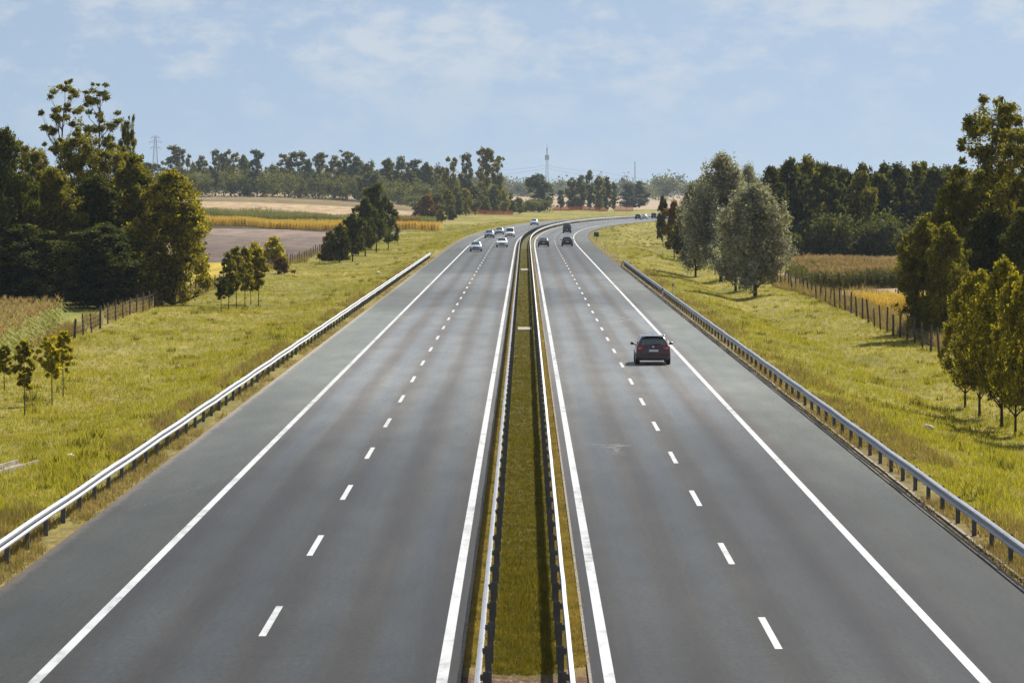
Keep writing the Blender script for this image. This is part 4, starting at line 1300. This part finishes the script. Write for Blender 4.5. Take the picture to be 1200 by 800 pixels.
make_car('dark maroon-black estate car seen from behind, nearest vehicle, with red tail lights and roof rails', 'estate', P_wine, (764 - CX) / F * yat(425.5), yat(425.5), 1, ga)
make_car('black car in the inner lane beside the median, left of the pair before the bend', 'sedan', P_black, 2.95, 640, 1, ga)
make_car('black hatchback in the outer lane, right of the pair before the bend', 'estate', P_black, 6.75, 645, 1, ga)
make_car('tall dark van with a load on its roof, ahead of the black pair', 'van', P_black, 6.6, 835, 1, ga, rack=True, scale=.92, cat='van')
make_car('dark car at the far bend, leftmost of the three distant vehicles', 'estate', P_black, 4.0, 1172, 1, ga)
make_car('pale blue car at the far bend, between two dark ones', 'sedan', P_pale, 3.9, 1187, 1, ga)
make_car('dark van at the far bend, rightmost of the three distant vehicles', 'van', P_black, 4.6, 1204, 1, ga, scale=.85, cat='van')
make_car('silver-blue sedan in the outer lane, nearest of the oncoming cars', 'sedan', P_silver, -7.15, yat(294.5), -1, go_)
make_car('white hatchback with dark windscreen in the inner lane, second nearest oncoming car', 'estate', P_white, -3.6, yat(289.5), -1, go_)
make_car('blue-grey car in the outer lane beside the white van', 'estate', P_blue, -7.2, yat(279), -1, go_)
make_car('grey car following the blue-grey one in the outer lane', 'sedan', P_grey, -6.6, yat(275), -1, go_)
make_car('white van in the inner lane of the oncoming traffic', 'van', P_white, -3.6, yat(278), -1, go_, scale=.92, cat='van')
make_car('pale blue car farthest back in the oncoming traffic, close to the median', 'estate', P_pale, -6.4, 980, -1, go_)

# ------------------------------------------------------------------ haze
mb = MB(); mb.box(-6500, 6500, -120, 7600, -3.5, 53)
hz = mb.build('haze', bpy.data.materials.new('haze_air')); hz['kind'] = 'stuff'
hm = hz.data.materials[0]; hm.use_nodes = True; nt = hm.node_tree
nt.nodes.remove(nt.nodes['Principled BSDF'])
pv = nd(nt, 'ShaderNodeVolumePrincipled'); pv.inputs['Color'].default_value = (.72, .84, 1.0, 1); pv.inputs['Density'].default_value = 5.0e-5
pv.inputs['Anisotropy'].default_value = 0.0
nt.links.new(pv.outputs[0], nt.nodes['Material Output'].inputs['Volume'])

# ------------------------------------------------------------------ sky and sun
SUN_EL, SUN_AZ = R(42), R(30)                  # azimuth measured from straight ahead (+y) to the right (+x)
w = bpy.data.worlds.new('World'); bpy.context.scene.world = w; w.use_nodes = True
nt = w.node_tree; bg = nt.nodes['Background']; bg.inputs[1].default_value = .055
sky = nd(nt, 'ShaderNodeTexSky', sky_type='NISHITA'); sky.sun_disc = False
sky.sun_elevation = SUN_EL; sky.sun_rotation = SUN_AZ
sky.air_density = 1.0; sky.dust_density = .6; sky.ozone_density = 2.5; sky.altitude = 100
tc = nd(nt, 'ShaderNodeTexCoord').outputs['Generated']
sx = nd(nt, 'ShaderNodeSeparateXYZ'); nt.links.new(tc, sx.inputs[0])
# thin high cloud: noise over the direction, stretched sideways, thicker higher up
mp = nd(nt, 'ShaderNodeMapping'); mp.inputs['Scale'].default_value = (70, 70, 140); mp.inputs['Location'].default_value = (3.2, 0, 1.7); nt.links.new(tc, mp.inputs[0])
n1 = noise(nt, mp.outputs[0], 1.0, 7, .62)
mp2 = nd(nt, 'ShaderNodeMapping'); mp2.inputs['Scale'].default_value = (20, 20, 48); nt.links.new(tc, mp2.inputs[0])
n2 = noise(nt, mp2.outputs[0], 1.0, 3, .5)
cl = math_(nt, 'ADD', math_(nt, 'MULTIPLY', n1, .6), math_(nt, 'MULTIPLY', n2, .4))
cm = maprange(nt, cl, .44, .62)
el = maprange(nt, sx.outputs[2], .010, .036, .25, 1.0)
cm = math_(nt, 'MULTIPLY', math_(nt, 'MULTIPLY', cm, el), .55)
# the blue of the air is looked up a little above the true direction
up = nd(nt, 'ShaderNodeVectorMath', operation='ADD'); up.inputs[1].default_value = (0, 0, .16); nt.links.new(tc, up.inputs[0])
nt.links.new(up.outputs[0], sky.inputs[0]) if sky.inputs else None
col = mixc(nt, .22, sky.outputs[0], (6.4, 6.7, 6.9))
col = mixc(nt, cm, col, (7.9, 8.2, 8.5))
nt.links.new(col, bg.inputs[0])
sun = bpy.data.lights.new('sun', 'SUN'); sun.energy = 4.8; sun.angle = R(.55); sun.color = (1.0, .94, .84)
so = bpy.data.objects.new('sun', sun); C.objects.link(so)
from mathutils import Vector
dv = Vector((math.sin(SUN_AZ) * math.cos(SUN_EL), math.cos(SUN_AZ) * math.cos(SUN_EL), math.sin(SUN_EL)))
so.rotation_euler = dv.to_track_quat('Z', 'Y').to_euler(); so.location = dv * 100

# ------------------------------------------------------------------ camera and render settings
cam = bpy.data.cameras.new('camera'); co = bpy.data.objects.new('camera', cam); C.objects.link(co)
co.location = (0, 0, HC); co.rotation_euler = (R(90), 0, 0)
cam.sensor_width = 36; cam.lens = 36 * F / 1200
cam.shift_x = -(CX - 600) / 1200; cam.shift_y = -(400 - HY) / 1200
cam.clip_start = .5; cam.clip_end = 20000
sc = bpy.context.scene; sc.camera = co
sc.view_settings.view_transform = 'Standard'; sc.view_settings.look = 'None'
sc.view_settings.exposure = .75; sc.view_settings.gamma = 1
sc.cycles.max_bounces = 5; sc.cycles.diffuse_bounces = 2; sc.cycles.glossy_bounces = 2; sc.cycles.transmission_bounces = 3; sc.cycles.volume_bounces = 0
sc.cycles.sample_clamp_indirect = 4
sc.cycles.use_denoising = True
